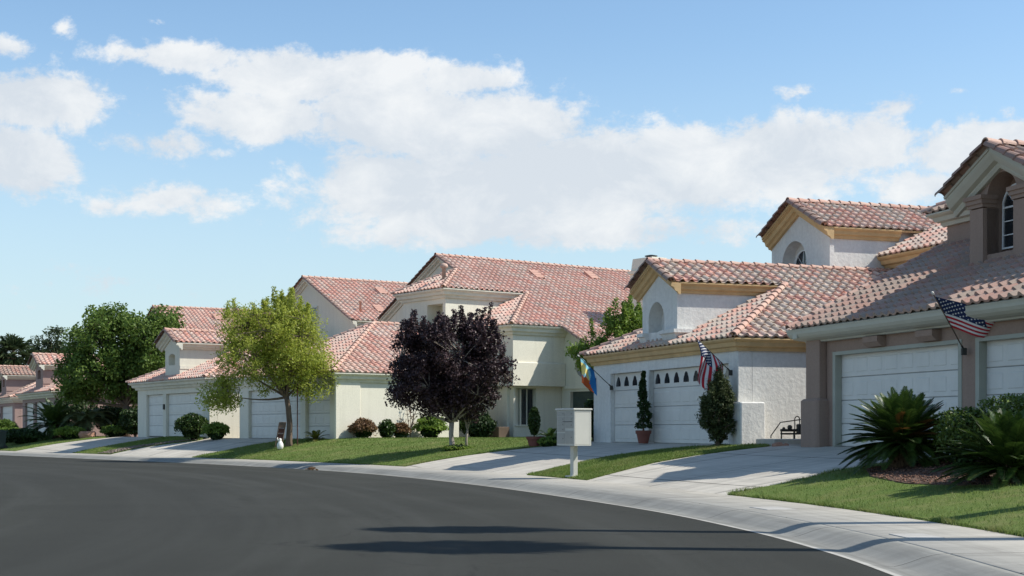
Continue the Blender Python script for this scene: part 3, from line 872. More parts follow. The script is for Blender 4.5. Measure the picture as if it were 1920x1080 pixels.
        cornice(cc, [(xc-ww, yl+.2), (xc-ww, y0)], Lf(xl), pr)
        rake(cc, [(xl, Lf(xl)-.02), (xc, R(xc)-.02), (xr, R(xr)-.02)], y0, [(0, -.34), (.07, -.34), (.10, -.27), (.18, -.24), (.22, -.14), (abs(yd-y0)-.02, -.12), (abs(yd-y0)-.02, -.03), (0, -.03)])
        cc.build('cornice', M[trim], do)
        return do, R, Lf, zr
    return None, R, Lf, zr
def vent(parent, x, y, P, tm):
    q = lambda a, h: (a, P(a)+h)
    v = MB()
    for yy in (y-.26, y+.23):
        v.prism([q(x-.34, .04), q(x+.34, .04), q(x+.34, .12), q(x-.30, .20)], 'y', yy, yy+.03)
    for k in range(3):
        a = x-.30+k*.22
        v.prism([q(a, .20-k*.027), q(a+.16, .17-k*.027), q(a+.16, .14-k*.027), q(a, .17-k*.027)], 'y', y-.228, y+.228)
    v.prism([q(x-.32, .045), q(x+.32, .045), q(x+.32, .055), q(x-.32, .055)], 'y', y-.227, y+.227, 1)  # dark sheet below the slats, stands in for the shadow lines between them
    v.build('roof_vent', [tm, M['dark']], parent)
# ================================================================== HOUSE with taupe walls (nearest, right)
def sheet_box(mb, x0, x1, y0, y1, z0, z1, mi=0): mb.box(x0, x1, y0, y1, z0, z1, mi)

def house_taupe():
    root = empty('house', (7.08, 33.82, 0), -1.27, 'nearest house, taupe stucco with an arched window in its tall dormer, at the right edge', 'house', 'tile-roofed houses along the street')
    s = .9; ze = 3.69; p = .5; oh = .42; W = 11.2; hd = s+2.13
    H0 = s-.35
    d1 = (1.0, 5.82); d2 = (6.45, 8.9)
    w = MB()
    # wall with recessed doors
    for a, b in ((0.05, d1[0]), (d1[1], d2[0]), (d2[1], 11.2)): w.cbox(a, b, .10, .5, H0, ze-.13, .012)
    for a, b in (d1, d2): w.box(a-.001, b+.001, .104, .5, hd, ze-.132)
    w.box(0.05, .30, .5, 13, H0, ze-.13); w.box(10.95, 11.2, .5, 13, H0, ze-.13)
    # gable end wall on the left following the roof slope
    w.prism([(.5, ze-.14), (13, ze-.14), (13, 5.3), (3.9, ze+p*(3.9+oh)-.16), (.5, ze+p*(.5+oh)-.16)], 'x', .052, .25)
    w.build('wall', M['taupe_stucco'], root)
    pl = MB(); pl.cbox(-.02, .62, -.10, .099, H0, ze-.13, .02); pl.build('pillar', M['taupe_stucco'], root)
    pb = MB(); pb.cbox(-.12, .72, -.20, .16, H0, 2.02, .05); pb.build('pillar_base', M['taupe_stucco'], root)
    for a, b, in (d1, d2): garage_door(root, a, b, .26, s, M['white_door'])
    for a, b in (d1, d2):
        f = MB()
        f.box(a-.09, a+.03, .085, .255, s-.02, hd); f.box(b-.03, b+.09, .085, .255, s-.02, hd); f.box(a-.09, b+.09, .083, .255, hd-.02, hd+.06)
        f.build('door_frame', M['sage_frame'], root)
    for x in (2.85, 4.9):
        c = MB(); c.prism([(-.12, ze-.36), (.10, ze-.36), (.10, ze-.58), (-.02, ze-.58), (-.12, ze-.48)], 'x', x-.30, x+.30)
        c.build('corbel', M['taupe_stucco'], root)
    # main front slope
    xl = -.20; yu = 6.2
    r = MB(); ridge = Ridges()
    z = lambda y: ze+p*(y+oh)
    roof_plane(r, (xl, -oh, ze), (1, 0, 0), [(xl, -oh, ze), (11.6, -oh, ze), (11.6, yu, z(yu)), (xl, yu, z(yu))])
    caps(ridge, (xl+.02, -oh-.02, ze+.0), (xl+.02, yu, z(yu)+.0), r=.11, mi=0)
    # upper storey
    sy = 3.85; sx = -.10; e2 = 6.64; o2 = .38; x2 = 11.5
    A = (sx-o2, sy-o2, e2); dep = 9.0
    yr = sy+4.2; zr = e2+p*(yr-sy+o2)
    roof_plane(r, A, (1, 0, 0), [A, (x2, sy-o2, e2), (x2, yr, zr), (sx-o2+(yr-sy+o2), yr, zr)])
    roof_plane(r, (sx-o2, sy+2*4.2+o2, e2), (0, -1, 0), [A, (sx-o2+(yr-sy+o2), yr, zr), (sx-o2, sy+2*4.2+o2, e2)])
    roof_plane(r, (x2, 2*yr-sy+o2, e2), (-1, 0, 0), [(x2, 2*yr-sy+o2, e2), (sx-o2, 2*yr-sy+o2, e2), (sx-o2+(yr-sy+o2), yr, zr), (x2, yr, zr)])
    caps(ridge, (sx-o2-.02, sy-o2-.02, e2+.03), (sx-o2+(yr-sy+o2), yr, zr+.03))
    caps(ridge, (sx-o2+(yr-sy+o2), yr, zr+.02), (x2, yr, zr+.02))
    # tower
    ty = 1.88; tx0 = 3.77; tx1 = 5.88; xc = 4.78; hw = 1.62; yd = ty-.36; zt = 7.23
    Rr = lambda x: zt-p*abs(x-xc)
    yb = 7.0
    roof_plane(r, (xc+hw, yd, Rr(xc+hw)), (0, 1, 0), [(xc+hw, yd, Rr(xc+hw)), (xc+hw, yb, Rr(xc+hw)), (xc, yb, zt), (xc, yd, zt)])
    roof_plane(r, (xc-hw, yb, Rr(xc-hw)), (0, -1, 0), [(xc-hw, yb, Rr(xc-hw)), (xc-hw, yd, Rr(xc-hw)), (xc, yd, zt), (xc, yb, zt)])
    caps(ridge, (xc, yd-.05, zt+.03), (xc, yb, zt+.03), r=.12)
    caps(ridge, (xc+hw+.02, yd-.04, Rr(xc+hw)), (xc+.06, yd-.04, zt), r=.125, mi=1)
    caps(ridge, (xc-hw-.02, yd-.04, Rr(xc-hw)), (xc-.06, yd-.04, zt), r=.125, mi=1)
    f0 = 3.1-o2; zf = lambda y: e2+p*(y-f0)  # added unseen forward step of the upper storey, to shade the front slope
    roof_plane(r, (6.1, f0, e2), (1, 0, 0), [(6.1, f0, e2), (x2, f0, e2), (x2, yr, zf(yr)), (6.1, yr, zf(yr))])
    ro = r.build('roof', [M['tile_tan'], M['sage_trim']], root)
    ridge.build('ridge_tile', [M['cap_pink'], M['cap_brown']], ro)
    up = MB(); up.prism([(3.1, z(3.1)-.3), (sy+8, 5.2), (sy+8, e2), (yr, zf(yr)-.12), (3.1, e2-.10)], 'x', 6.48, x2-.41); up.box(sx, x2-.4, sy, sy+8.3, z(sy)-.3, e2-.10); up.build('upper_wall', M['taupe_stucco'], root)  # the prism is the wall of the added step, unseen, for its shadow
    c = MB()
    cornice(c, [(0.05, .5), (.05, .10), (11.2, .10)], ze, COVE(.50, .34))
    cornice(c, [(sx, sy+8.3), (sx, sy), (x2-.4, sy)], e2, PROF(o2, 0, .34))
    rake(c, [(-oh+.02, ze-.02), (yu, z(yu)-.02)], .05, [(0, -.2), (.16, -.2), (.20, -.03), (0, -.03)]) if False else None
    # rake board on the left gable edge
    c.prism([(-oh+.05, ze-.03), (yu, z(yu)-.03), (yu, z(yu)-.24), (-oh+.05, ze-.24)], 'x', xl+.03, .045)
    c.build('cornice', M['sage_trim'], root)
    t = MB(); zb = lambda x: z(ty)-.6
    cx = 4.74; rr = .51
    top = lambda x: Rr(x)-.14
    holed_wall(t, tx0, tx1, zb, top, cx-rr, cx+rr, lambda x: 5.02, arch(cx, rr, 6.20), ty, .50)
    for x in (tx0, tx1):
        V = [(x, ty, z(ty)-.6), (x, yb, z(ty)-.6), (x, yb, Rr(x)-.14), (x, ty, Rr(x)-.14)]
        t.add(V, [(0, 1, 2, 3)])
    for a, b in ((tx0-.003, cx-rr), (cx+rr, tx1+.003)):      # piers standing proud, with stepped capitals
        t.box(a, b, ty-.10, ty+.30, z(ty)-.5, 6.02)
        for i, (g, h0, h1) in enumerate(((.03, 6.04, 6.12), (.065, 6.12, 6.21), (.10, 6.21, 6.30))): t.box(a-g, b+g*.7, ty-.10-g, ty+.22, h0+.001, h1)
    to = t.build('dormer', M['taupe_stucco'], root)
    arched_window(to, 'window', cx, .94, 5.14, 6.02, ty+.38, 'white_paint', 1.0, 2, 3)
    cc = MB()
    rake(cc, [(xc-hw+.05, Rr(xc-hw)-.03), (xc, zt-.03), (xc+hw-.05, Rr(xc+hw)-.03)], ty, [(0, -.42), (.08, -.42), (.12, -.35), (.12, -.31), (.22, -.27), (.30, -.16), (.33, -.10), (.33, -.03), (0, -.03)])
    cornice(cc, [(tx0, 3.6), (tx0, ty+.02)], Rr(xc-hw), PROF(.45, 0, .34)); cornice(cc, [(tx1, ty+.02), (tx1, 3.6)], Rr(xc+hw), PROF(.45, 0, .34))
    cc.build('cornice', M['sage_trim'], to)
    return root
house_taupe()

# ================================================================== HOUSE white with ochre trim
def house_white():
    root = empty('house', (5.82, 36.63, 0), -1.23, 'white rough stucco house with ochre yellow trim and small arched lights in its garage doors', 'house', 'tile-roofed houses along the street')
    p = .488; oh = .26; ze = 3.60+.488*.14; W = 9.58; s = .9
    gR = .52
    d2 = (-gR-4.88, -gR); d1 = (d2[0]-.40-2.44, d2[0]-.40)
    dorm = (-4.79, 1.40, 1.16, -.27, -5.53, -4.47, 4.12, 4.47, 1.0, .42)
    do, R, Lf, zr = wing(root, W, 8.2, ze, p, oh, [d1, d2], 'ochre_trim', 'white_stucco', 'tile_mixed', 'white_door', dorm, win=(4, 8), ch=.34)
    # louvred vent in the niche
    v = MB(); cx = -4.95; yv = .44
    for i in range(9):
        z = 4.16+i*.066; hwv = .20 if i < 6 else .20*math.sqrt(max(.08, 1-((i-5)/3.9)**2))
        v.add([(cx-hwv, yv-.06, z), (cx+hwv, yv-.06, z), (cx+hwv, yv-.02, z+.022), (cx-hwv, yv-.02, z+.022)], [(0, 1, 2, 3)])
        v.add([(cx-hwv, yv-.06, z), (cx+hwv, yv-.06, z), (cx+hwv, yv-.06, z-.014), (cx-hwv, yv-.06, z-.014)], [(0, 1, 2, 3)])
    r_ = .215
    poly = [(cx-r_, 4.12), (cx+r_, 4.12)]+[(cx+r_*math.cos(PI*i/10), 4.5+r_*math.sin(PI*i/10)) for i in range(11)]
    v.prism(poly, 'y', yv-.009, yv-.004, 1)
    v.build('louvre', [M['white_paint'], M['dark']], do)
    # moulded ledge round the foot of the dormer
    pr = [(0, -.34), (.06, -.30), (.13, -.12), (.20, -.10), (.20, 0), (0, 0)]
    for pth in ([(-5.93, .05), (-5.50, .05)], [(-4.42, .05), (-3.63, .05), (-3.63, .85)]):
        lb = MB(); cornice(lb, pth, 4.12, pr); lb.build('ledge', M['white_stucco'], do)
    # stub pillars at the corners of the garage front
    pb = MB(); pb.cbox(-.06, .40, -.14, .58, s-.12, 2.0, .03); pb.build('pillar_base', M['white_stucco'], root)
    # rear part of the house and long side wall
    w = MB(); w.box(-.24, 0, 8.2, 15, .55, ze-.13); w.build('side_wall', M['white_stucco'], root)
    r = MB(); ridge = Ridges()
    oh2 = oh
    roof_plane(r, (oh, -oh, ze), (0, 1, 0), [(oh, 8.2, ze), (oh, 15, ze), (-1.9, 15, R(-1.9)), (-1.9, 8.2, R(-1.9))])
    # tower with gable
    ty = 5.87; tl, tr = -8.50, -5.0; xc = -6.74; hw = 2.0; zt = 8.46; yd = 5.50; pt = .50
    T = lambda x: zt-pt*abs(x-xc)
    yb = 12.2
    roof_plane(r, (xc+hw, yd, T(xc+hw)), (0, 1, 0), [(xc+hw, yd, T(xc+hw)), (xc+hw, yb, T(xc+hw)), (xc, yb, zt), (xc, yd, zt)])
    roof_plane(r, (xc-hw+.2, yb, T(xc-hw+.2)), (0, -1, 0), [(xc-hw+.2, yb, T(xc-hw+.2)), (xc-hw+.2, yd, T(xc-hw+.2)), (xc, yd, zt), (xc, yb, zt)])
    caps(ridge, (xc, yd-.05, zt+.02), (xc, yb, zt+.02), r=.12)
    caps(ridge, (xc+hw+.02, yd-.04, T(xc+hw)), (xc+.05, yd-.04, zt), r=.125, mi=1)
    caps(ridge, (xc-hw+.2, yd-.04, T(xc-hw+.2)), (xc-.05, yd-.04, zt), r=.125, mi=1)
    # upper storey behind: front slope
    y2 = 7.90; e2 = 6.62; xe = -.3
    z2 = lambda y: e2+p*(y-y2+.38)
    yr = 11.5
    roof_plane(r, (-4.6, y2-.38, e2), (1, 0, 0), [(-5.0, y2-.38, e2), (xe+.38, y2-.38, e2), (xe+.38-(yr-y2+.38)*.7, yr, z2(yr)), (-5.0, yr, z2(yr))])
    roof_plane(r, (xe+.38, y2-.38, e2), (0, 1, 0), [(xe+.38, y2-.38, e2), (xe+.38, 2*yr-y2+.38, e2), (xe+.38-(yr-y2+.38)*.7, yr, z2(yr))])
    roof_plane(r, (xe, 2*yr-y2+.38, e2), (-1, 0, 0), [(xe+.38, 2*yr-y2+.38, e2), (-8.5, 2*yr-y2+.38, e2), (-8.5, yr, z2(yr)), (xe+.38-(yr-y2+.38)*.7, yr, z2(yr))])
    ro = r.build('upper_roof', [M['tile_mixed'], M['ochre_trim']], root)
    ridge.build('ridge_tile', [M['cap_pink'], M['cap_brown']], ro)
    t = MB(); cx = -7.1; rr = .74; zs = 6.55
    holed_wall(t, tl, tr, lambda x: 4.6, lambda x: T(x)-.14, cx-rr, cx+rr, lambda x: 5.6, arch(cx, rr, zs), ty, .42)
    for x in (tl, tr): t.add([(x, ty, 4.4), (x, y2+2, 4.4), (x, y2+2, T(x)-.14), (x, ty, T(x)-.14)], [(0, 1, 2, 3)])
    t.box(-5.45, -4.93, ty-.05, ty+.1, 4.5, T(-5.0)-.16)
    to = t.build('tower', M['white_stucco'], root)
    arched_window(to, 'window', cx, 1.05, 5.7, 6.5, ty+.36, 'white_paint', 1.0, 3, 2)
    up = MB(); up.box(-4.98, xe, y2, 14.8, 4.6, e2-.12); up.box(-8.48, -5.02, y2, 14.8, 4.6, e2-.12); up.build('upper_wall', M['white_stucco'], root)
    c = MB()
    cornice(c, [(tr, ty), (tr, y2+.4)], T(xc+hw), PROF(.26, 0, .34)); cornice(c, [(tl, y2+1), (tl, ty)], T(xc-hw+.2), PROF(.3, 0, .42))
    rake(c, [(xc-hw+.22, T(xc-hw+.2)-.03), (xc, zt-.03), (xc+hw-.03, T(xc+hw)-.03)], ty, [(0, -.36), (.10, -.36), (.14, -.28), (.22, -.25), (.26, -.13), (.34, -.10), (.34, -.02), (0, -.02)])
    cornice(c, [(-4.98, y2), (xe, y2), (xe, 14.8)], e2, PROF(.38, 0, .38))
    c.build('upper_cornice', M['ochre_trim'], root)
    # wall lantern beside the single door
    l = MB(); l.lathe([(.02, 0), (.07, .04), (.10, .22), (.11, .24), (.02, .34), (.012, .40)], (-9.42, -.17, 2.52), 8); l.tube([(-9.42, .0, 2.80), (-9.42, -.10, 2.95), (-9.42, -.17, 2.92)], .014, 6); l.cbox(-9.48, -9.36, -.03, 0, 2.70, 2.95, .01)
    l.build('wall_lantern', M['dark_metal'], root)
    k = MB(); k.cbox(d1[1]+.12, d1[1]+.24, -.04, .0, 2.30, 2.52, .01); k.build('wall_lamp', M['dark_metal'], root)
    return root
HW = house_white()

# ================================================================== HOUSE cream with tower and bay
def house_cream_tower():
    root = empty('house', (-7.094, 57.465, 0), -.932, 'cream two-storey house with a hipped corner tower, behind the dark purple tree', 'house', 'tile-roofed houses along the street')
    p = .512; oh = .34; ze = 3.565+.512*.06; W = 8.85; s = .9
    dd = [(-7.95, -3.07), (-2.62, -.55)]
    wing(root, W, 6.6, ze, p, oh, dd, 'cream_trim', 'cream_stucco', 'tile_red', 'cream_door', None, side_back=6.0)
    pb = MB(); pb.cbox(-.10, .06, -.08, 1.1, .6, ze-.16, .03); pb.build('pillar', M['cream_stucco'], root)
    r = MB(); ridge = Ridges(); w = MB(); c = MB()
    xb, yb, zb = .785, 8.225, 5.873; t = 3.525; tx = xb-t; tz = zb+p*t
    yt = 7.02; yg = 9.2; s2 = yg-yt; xr = -6.55; tl = -7.06-2.2
    tl = -7.06
    P = lambda x: zb+p*(xb-x)
    Ye = 22.5; yr_ = 11.1; xlow = 4.6
    zr = P(xr)
    roof_plane(r, (xb, yb, zb), (0, 1, 0), [(xb, yb, zb), (xb, Ye, zb), (tx, Ye, tz), (tx, yb+t, tz)])
    roof_plane(r, (xb, yb, zb), (0, 1, 0), [(xlow, yr_, P(xlow)), (xlow, Ye, P(xlow)), (xb, Ye, zb), (xb, yr_, zb)])
    roof_plane(r, (xb, yb, zb), (0, 1, 0), [(tx, yt, tz), (tx, Ye, tz), (tx-s2, Ye, P(tx-s2)), (tx-s2, yg, P(tx-s2))])
    roof_plane(r, (xb, yb, zb), (0, 1, 0), [(tx-s2, yg, P(tx-s2)), (tx-s2, Ye, P(tx-s2)), (xr, Ye, zr), (xr, yg, zr)])
    # bay front slope
    roof_plane(r, (xb, yb, zb), (-1, 0, 0), [(xb, yb, zb), (tx-.45, yb, zb), (tx-.45, yb+t, tz), (tx, yb+t, tz)])
    # tower front skirt
    hl = tl+1.6
    roof_plane(r, (tx, yt, tz), (-1, 0, 0), [(tx, yt, tz), (tl, yt, tz), (tl+s2, yg, tz+p*s2), (tx-s2, yg, tz+p*s2)])
    roof_plane(r, (tl, yg, tz), (0, -1, 0), [(tl, yg+.5, tz), (tl, yt, tz), (tl+s2, yg, tz+p*s2), (tl+s2, yg+.5, tz+p*s2)])
    # main left slope
    L = lambda x: zr-p*(xr-x)
    hwl = 5.36
    roof_plane(r, (xr-hwl, Ye, L(xr-hwl)), (0, -1, 0), [(xr-hwl, Ye, L(xr-hwl)), (xr-hwl, yg, L(xr-hwl)), (xr, yg, zr), (xr, Ye, zr)])
    caps(ridge, (xb+.03, yb-.03, zb+.03), (tx+.02, yb+t, tz+.03)); caps(ridge, (tx+.03, yt-.03, tz+.03), (tx-s2, yg, P(tx-s2)+.03))
    caps(ridge, (tl-.03, yt-.03, tz+.03), (tl+s2, yg, tz+p*s2+.03))
    caps(ridge, (xr, yg-.05, zr+.03), (xr, Ye, zr+.03))
    caps(ridge, (tx-s2-.1, yg-.03, P(tx-s2-.1)), (xr+.05, yg-.03, zr), mi=1); caps(ridge, (xr-hwl, yg-.03, L(xr-hwl)), (xr-.05, yg-.03, zr), mi=1)
    caps(ridge, (xlow, yr_-.03, P(xlow)), (xb, yr_-.03, zb), mi=1)
    # walls
    gy = yg+.30; tw1_ = tx-.38
    w.prism([(xr-hwl+.35, 3.0), (tw1_-.01, 3.0), (tw1_-.01, P(tw1_)-.14), (xr, zr-.14), (xr-hwl+.35, L(xr-hwl+.35)-.14)], 'y', gy, gy+.25)
    w.box(xr-hwl+.35, xr-hwl+.6, gy+.25, 20, 3.0, L(xr-hwl+.35)-.15)
    tw0, tw1 = tl+.38, tx-.38; ty0 = yt+.38
    # tower with a recessed loggia at its right corner
    rx0 = -4.62; rz0, rz1 = 5.45, 7.02
    w.box(tw0, rx0, ty0, gy-.002, 3.2, tz-.10)
    w.box(rx0+.001, tw1, ty0, gy-.002, 3.2, rz0); w.box(rx0+.001, tw1, ty0, gy-.002, rz1, tz-.10)
    w.box(tw1-.30, tw1-.002, ty0+.002, ty0+.28, rz0, rz1) if False else None
    w.box(rx0+.001, tw1, ty0+.75, gy-.004, rz0, rz1)
    w.box(tw1-.22, tw1-.003, ty0+.003, ty0+.75, rz0, rz1)
    w.box(tx-.42, tw1-.004, gy-.003, 14, 4.2, tz-.104)
    # bay: upper storey
    bx = xb-.40; by = yb+.38; bz0 = 3.22; band = 4.23; yback = 11.5
    w.box(-4.0, bx, by, yback+.3, band, zb-.10)
    w.cbox(-4.0, bx+.085, by-.085, yback-.002, bz0, band+.03, .03)
    # ground storey below the bay, with a window recess in the side
    gx = bx-.25
    w.box(gx-.30, gx, by+.22, 8.93+.0, .55, bz0+.02)
    w.box(gx-.30, gx, 10.08, yback+.2, .55, bz0+.02)
    w.box(gx-.30, gx-.001, 8.93, 10.08, .55, 1.50); w.box(gx-.30, gx-.001, 8.93, 10.08, 3.12, bz0+.02)
    w.box(gx-.60, gx-.32, 8.7, 10.3, 1.2, 3.2)
    w.box(-2.6, gx-.31, by+.22, by+.5, .55, bz0+.02)
    w.box(-2.8, -2.55, 6.0, by+.5, .55, 4.4)
    # front-facing wall to the right with round window
    zt_ = lambda x: P(x)-.14
    fx0, fx1 = bx-.2, 4.3
    rw = .62; wc = (1.78, 4.18)
    holed_wall(w, fx0, fx1, lambda x: bz0, zt_, wc[0]-rw, wc[0]+rw, lambda x: wc[1]-math.sqrt(max(0, rw*rw-(x-wc[0])**2)), lambda x: wc[1]+math.sqrt(max(0, rw*rw-(x-wc[0])**2)), yback, .22)
    w.box(fx0, .78, yback+.001, yback+.3, .55, bz0); w.box(2.5, fx1, yback+.001, yback+.3, .55, bz0); w.box(.781, 2.499, yback+.001, yback+.3, 2.98, bz0); w.box(.781, 2.499, yback+.001, yback+.3, .55, 1.95)
    w.box(fx1, fx1+.25, yback, 21, .55, zt_(fx1)-.1)
    w.cbox(bx, 3.2, yback-.07, yback+.002, bz0-.12, bz0+.03, .01)
    wo = w.build('upper_wall', M['cream_stucco'], root)
    ro = r.build('upper_roof', [M['tile_red'], M['cream_trim']], root)
    ridge.build('ridge_tile', [M['cap_pink'], M['cap_brown']], ro)
    cornice(c, [(tw0, gy), (tw0, ty0), (tw1, ty0), (tw1, yb+t+.2)], tz, PROF(.38, 0, .42))
    cornice(c, [(tw1-.05, by), (bx, by), (bx, yback)], zb, PROF(.38, 0, .42))
    rk = [(0, -.30), (.06, -.30), (.09, -.20), (.22, -.16), (.24, -.03), (0, -.03)]
    rake(c, [(xr-hwl+.02, L(xr-hwl)-.02), (xr, zr-.02), (tx-s2, P(tx-s2)-.02)], gy, rk); rake(c, [(xb, zb-.02), (xlow-.05, P(xlow)-.02)], yback, [(0, -.26), (.1, -.26), (.2, -.12), (.3, -.10), (.34, -.03), (0, -.03)])
    c.build('upper_cornice', M['cream_trim'], root)
    # windows
    disc = [(wc[0]+rw*.98*math.cos(2*PI*i/24), wc[1]+rw*.98*math.sin(2*PI*i/24)) for i in range(24)]
    g = MB(); g.prism(disc, 'y', yback+.19, yback+.21); g.build('round_window', M['blind_glass'], root)
    g = MB(); g.box(.79, 2.49, yback+.16, yback+.18, 1.95, 2.98); go = g.build('blind_window', M['blind_glass'], root)
    b = MB()
    for i in range(20): z = 1.98+i*.05; b.box(.84, 2.44, yback+.12, yback+.135, z, z+.022)
    b.build('blind', painted('green_blind', (.10, .14, .125), .6), go)
    g = MB(); g.box(gx-.27, gx-.25, 9.38, 10.06, 1.52, 3.08); go = g.build('tall_window', M['glass'], root)
    f = MB(); f.box(gx-.25, gx-.20, 9.32, 9.40, 1.5, 3.1); f.box(gx-.25, gx-.21, 9.70, 9.74, 1.5, 3.1); f.build('frame', M['cream_trim'], go)
    sl = MB(); sl.cbox(gx-.3, gx+.05, 8.88, 10.12, 1.44, 1.505, .01); sl.build('sill', M['cream_stucco'], root)
    # roof furniture: flue pipe, vents
    def onP(x, y): return (x, y, P(x)+.06)
    fl = MB(); fx, fy = tx-1.4, 8.0; fz = tz+p*(fy-yt)
    fl.lathe([(.09, -.2), (.09, .55), (.17, .57), (.19, .66), (.15, .74), (.03, .78)], (fx, fy, fz), 12); fl.build('flue_pipe', M['cap_pink'], root, smooth=True)
    for x, y in ((-4.9, 14.0), (-5.4, 17.9)): vent(root, x, y, P, M['vent'])
    ch = MB(); cx, cy = .9, 19.4; zc = 9.0
    # chimney on the right slope, stepped cap
    cb = P(cx)-.6
    return root, P
HC, PC = house_cream_tower()

# ================================================================== further houses of one plan: garage wing with dormer, gabled main roof
def plan_house(loc, rz, label, wallm, trim, tm, doorm, W=9.3, dorm_c=None, slab=.9, ze=3.62, p=.48, main=True, xr=-8.0, yg=8.67, zr=9.62, hwr=5.75, hwl=5.4, capm='cap_pink', gl=12.0):
    root = empty('house', (loc[0], loc[1], 0), rz, label, 'house', 'tile-roofed houses along the street')
    xc = -W/2 if dorm_c is None else dorm_c
    d2 = (-.85-4.88, -.85); d1 = (d2[0]-.42-2.44, d2[0]-.42)
    dorm = (-W/2, 1.42, 1.0, -.30, -W/2-.52, -W/2+.38, 4.5, 4.9, .35, .30)
    do, R, Lf, zrw = wing(root, W, 7.0, ze, p, .4, [d1, d2], trim, wallm, tm, doorm, dorm, slab=slab, capm=capm)
    band = MB(); yq = 2.6
    band.box(-W/2+1.0, -W/2+1.03, .06, yq, ze+.55, ze+.72); band.build('band', M[wallm], do)
    k = MB(); k.cbox(d2[0]-.27, d2[0]-.13, -.07, 0, slab+1.35, slab+1.62, .01); k.build('wall_lamp', M['dark_metal'], root)
    if main:
        r = MB(); ridge = Ridges(); w = MB(); c = MB(); Ye = yg+gl
        P = lambda x: zr-p*(x-xr); L = lambda x: zr-p*(xr-x)
        xe = xr+hwr; xl = xr-hwl
        roof_plane(r, (xe, yg, P(xe)), (0, 1, 0), [(xe, yg, P(xe)), (xe, Ye, P(xe)), (xr, Ye, zr), (xr, yg, zr)])
        roof_plane(r, (xl, Ye, L(xl)), (0, -1, 0), [(xl, Ye, L(xl)), (xl, yg, L(xl)), (xr, yg, zr), (xr, Ye, zr)])
        caps(ridge, (xr, yg-.05, zr+.03), (xr, Ye, zr+.03))
        caps(ridge, (xe, yg-.03, P(xe)), (xr+.05, yg-.03, zr), mi=1); caps(ridge, (xl, yg-.03, L(xl)), (xr-.05, yg-.03, zr), mi=1)
        gy = yg+.3
        w.prism([(xl+.35, .6), (xe-.35, .6), (xe-.35, P(xe-.35)-.14), (xr, zr-.14), (xl+.35, L(xl+.35)-.14)], 'y', gy, gy+.25)
        w.box(xe-.60, xe-.352, gy+.25, Ye-.3, .6, P(xe-.35)-.145); w.box(xl+.352, xl+.6, gy+.25, Ye-.3, .6, L(xl+.35)-.145)
        w.box(xl+.6, xe-.6, Ye-.5, Ye-.3, .6, P(xe)-.1)
        wo = w.build('upper_wall', M[wallm], root)
        ro = r.build('upper_roof', [M[tm], M[trim]], root); ridge.build('ridge_tile', [M[capm], M['cap_brown']], ro)
        rake(c, [(xl+.02, L(xl)-.02), (xr, zr-.02), (xe-.02, P(xe)-.02)], gy, [(0, -.32), (.06, -.32), (.09, -.22), (.22, -.18), (.26, -.03), (0, -.03)])
        cornice(c, [(xe-.35, gy), (xe-.35, Ye-.3)], P(xe), PROF(.36, 0, .36))
        c.build('upper_cornice', M[trim], root)
        for x, y in ((xr+1.6, yg+4.0), (xr+4.3, yg+2.4)): vent(root, x, y, P, M['vent'])
        for x, y, hh in ((xr+4.6, yg+1.1, .45), (xr+3.2, yg+6.2, .55)):
            fl = MB(); fl.lathe([(.06, -.2), (.06, hh), (.10, hh+.02), (.11, hh+.09), (.02, hh+.12)], (x, y, P(x)+.04), 10); fl.build('flue_pipe', M['vent'], root, smooth=True)
        wx = MB(); wx.box(xr+.25, xr+1.15, gy-.03, gy-.005, zr-2.9, zr-1.7); go = wx.build('window', M['glass'], root)
        fx = MB(); fx.box(xr+.18, xr+.26, gy-.06, gy-.002, zr-2.97, zr-1.63); fx.box(xr+1.14, xr+1.22, gy-.06, gy-.002, zr-2.97, zr-1.63); fx.box(xr+.18, xr+1.22, gy-.062, gy-.002, zr-1.7, zr-1.62); fx.build('frame', M[trim], go)
    return root
H4 = plan_house((-14.22, 66.82), -.979, 'cream stucco house with a small gabled dormer over its garage, left of the yellow-green tree', 'dormer_cream_stucco', 'cream_trim', 'tile_red', 'cream_door', W=9.9, slab=.95, ze=3.73, p=.468, zr=9.65, yg=8.67, xr=-7.99, hwr=5.76)
H5 = plan_house((-27.66, 86.27), -1.032, 'rose-brown stucco house with a small tiled dormer, half hidden behind the big dark green tree', 'rose_stucco', 'cream_trim', 'tile_red', 'cream_door', W=9.3, main=True, xr=-8.0, yg=8.4, zr=9.7)
H6 = plan_house((-36.2, 103.5), -1.06, 'farthest house at the left edge, grey-brown walls with a pale sunlit tile roof', 'rose_stucco', 'cream_trim', 'tile_tan', 'cream_door', W=9.3, main=False)

# chimney of the cream tower house (stands on its right roof slope)
def chimney():
    x, y = 1.2, 15.9
    ch = MB(); z0 = PC(x)-1.0; zt = 9.27
    ch.box(x-.75, x+.75, y-.55, y+.55, z0, zt-.75)
    ch.box(x-.82, x+.82, y-.62, y+.62, zt-.75, zt-.62)
    v = [(x-.72, y-.52, zt-.62), (x+.72, y-.52, zt-.62), (x+.72, y+.52, zt-.62), (x-.72, y+.52, zt-.62), (x-.66, y-.46, zt-.05), (x+.66, y-.46, zt-.05), (x+.66, y+.46, zt-.05), (x-.66, y+.46, zt-.05)]
    ch.add(v, [(0, 1, 5, 4), (1, 2, 6, 5), (2, 3, 7, 6), (3, 0, 4, 7), (4, 5, 6, 7)])
    c = ch.build('chimney', M['cream_stucco'], HC)
    k = MB(); k.lathe([(.22, 0), (.22, .08), (.30, .09), (.30, .12), (.1, .16)], (x+.1, y, zt-.05), 12); k.build('chimney_cap', M['dark_metal'], c)
chimney()
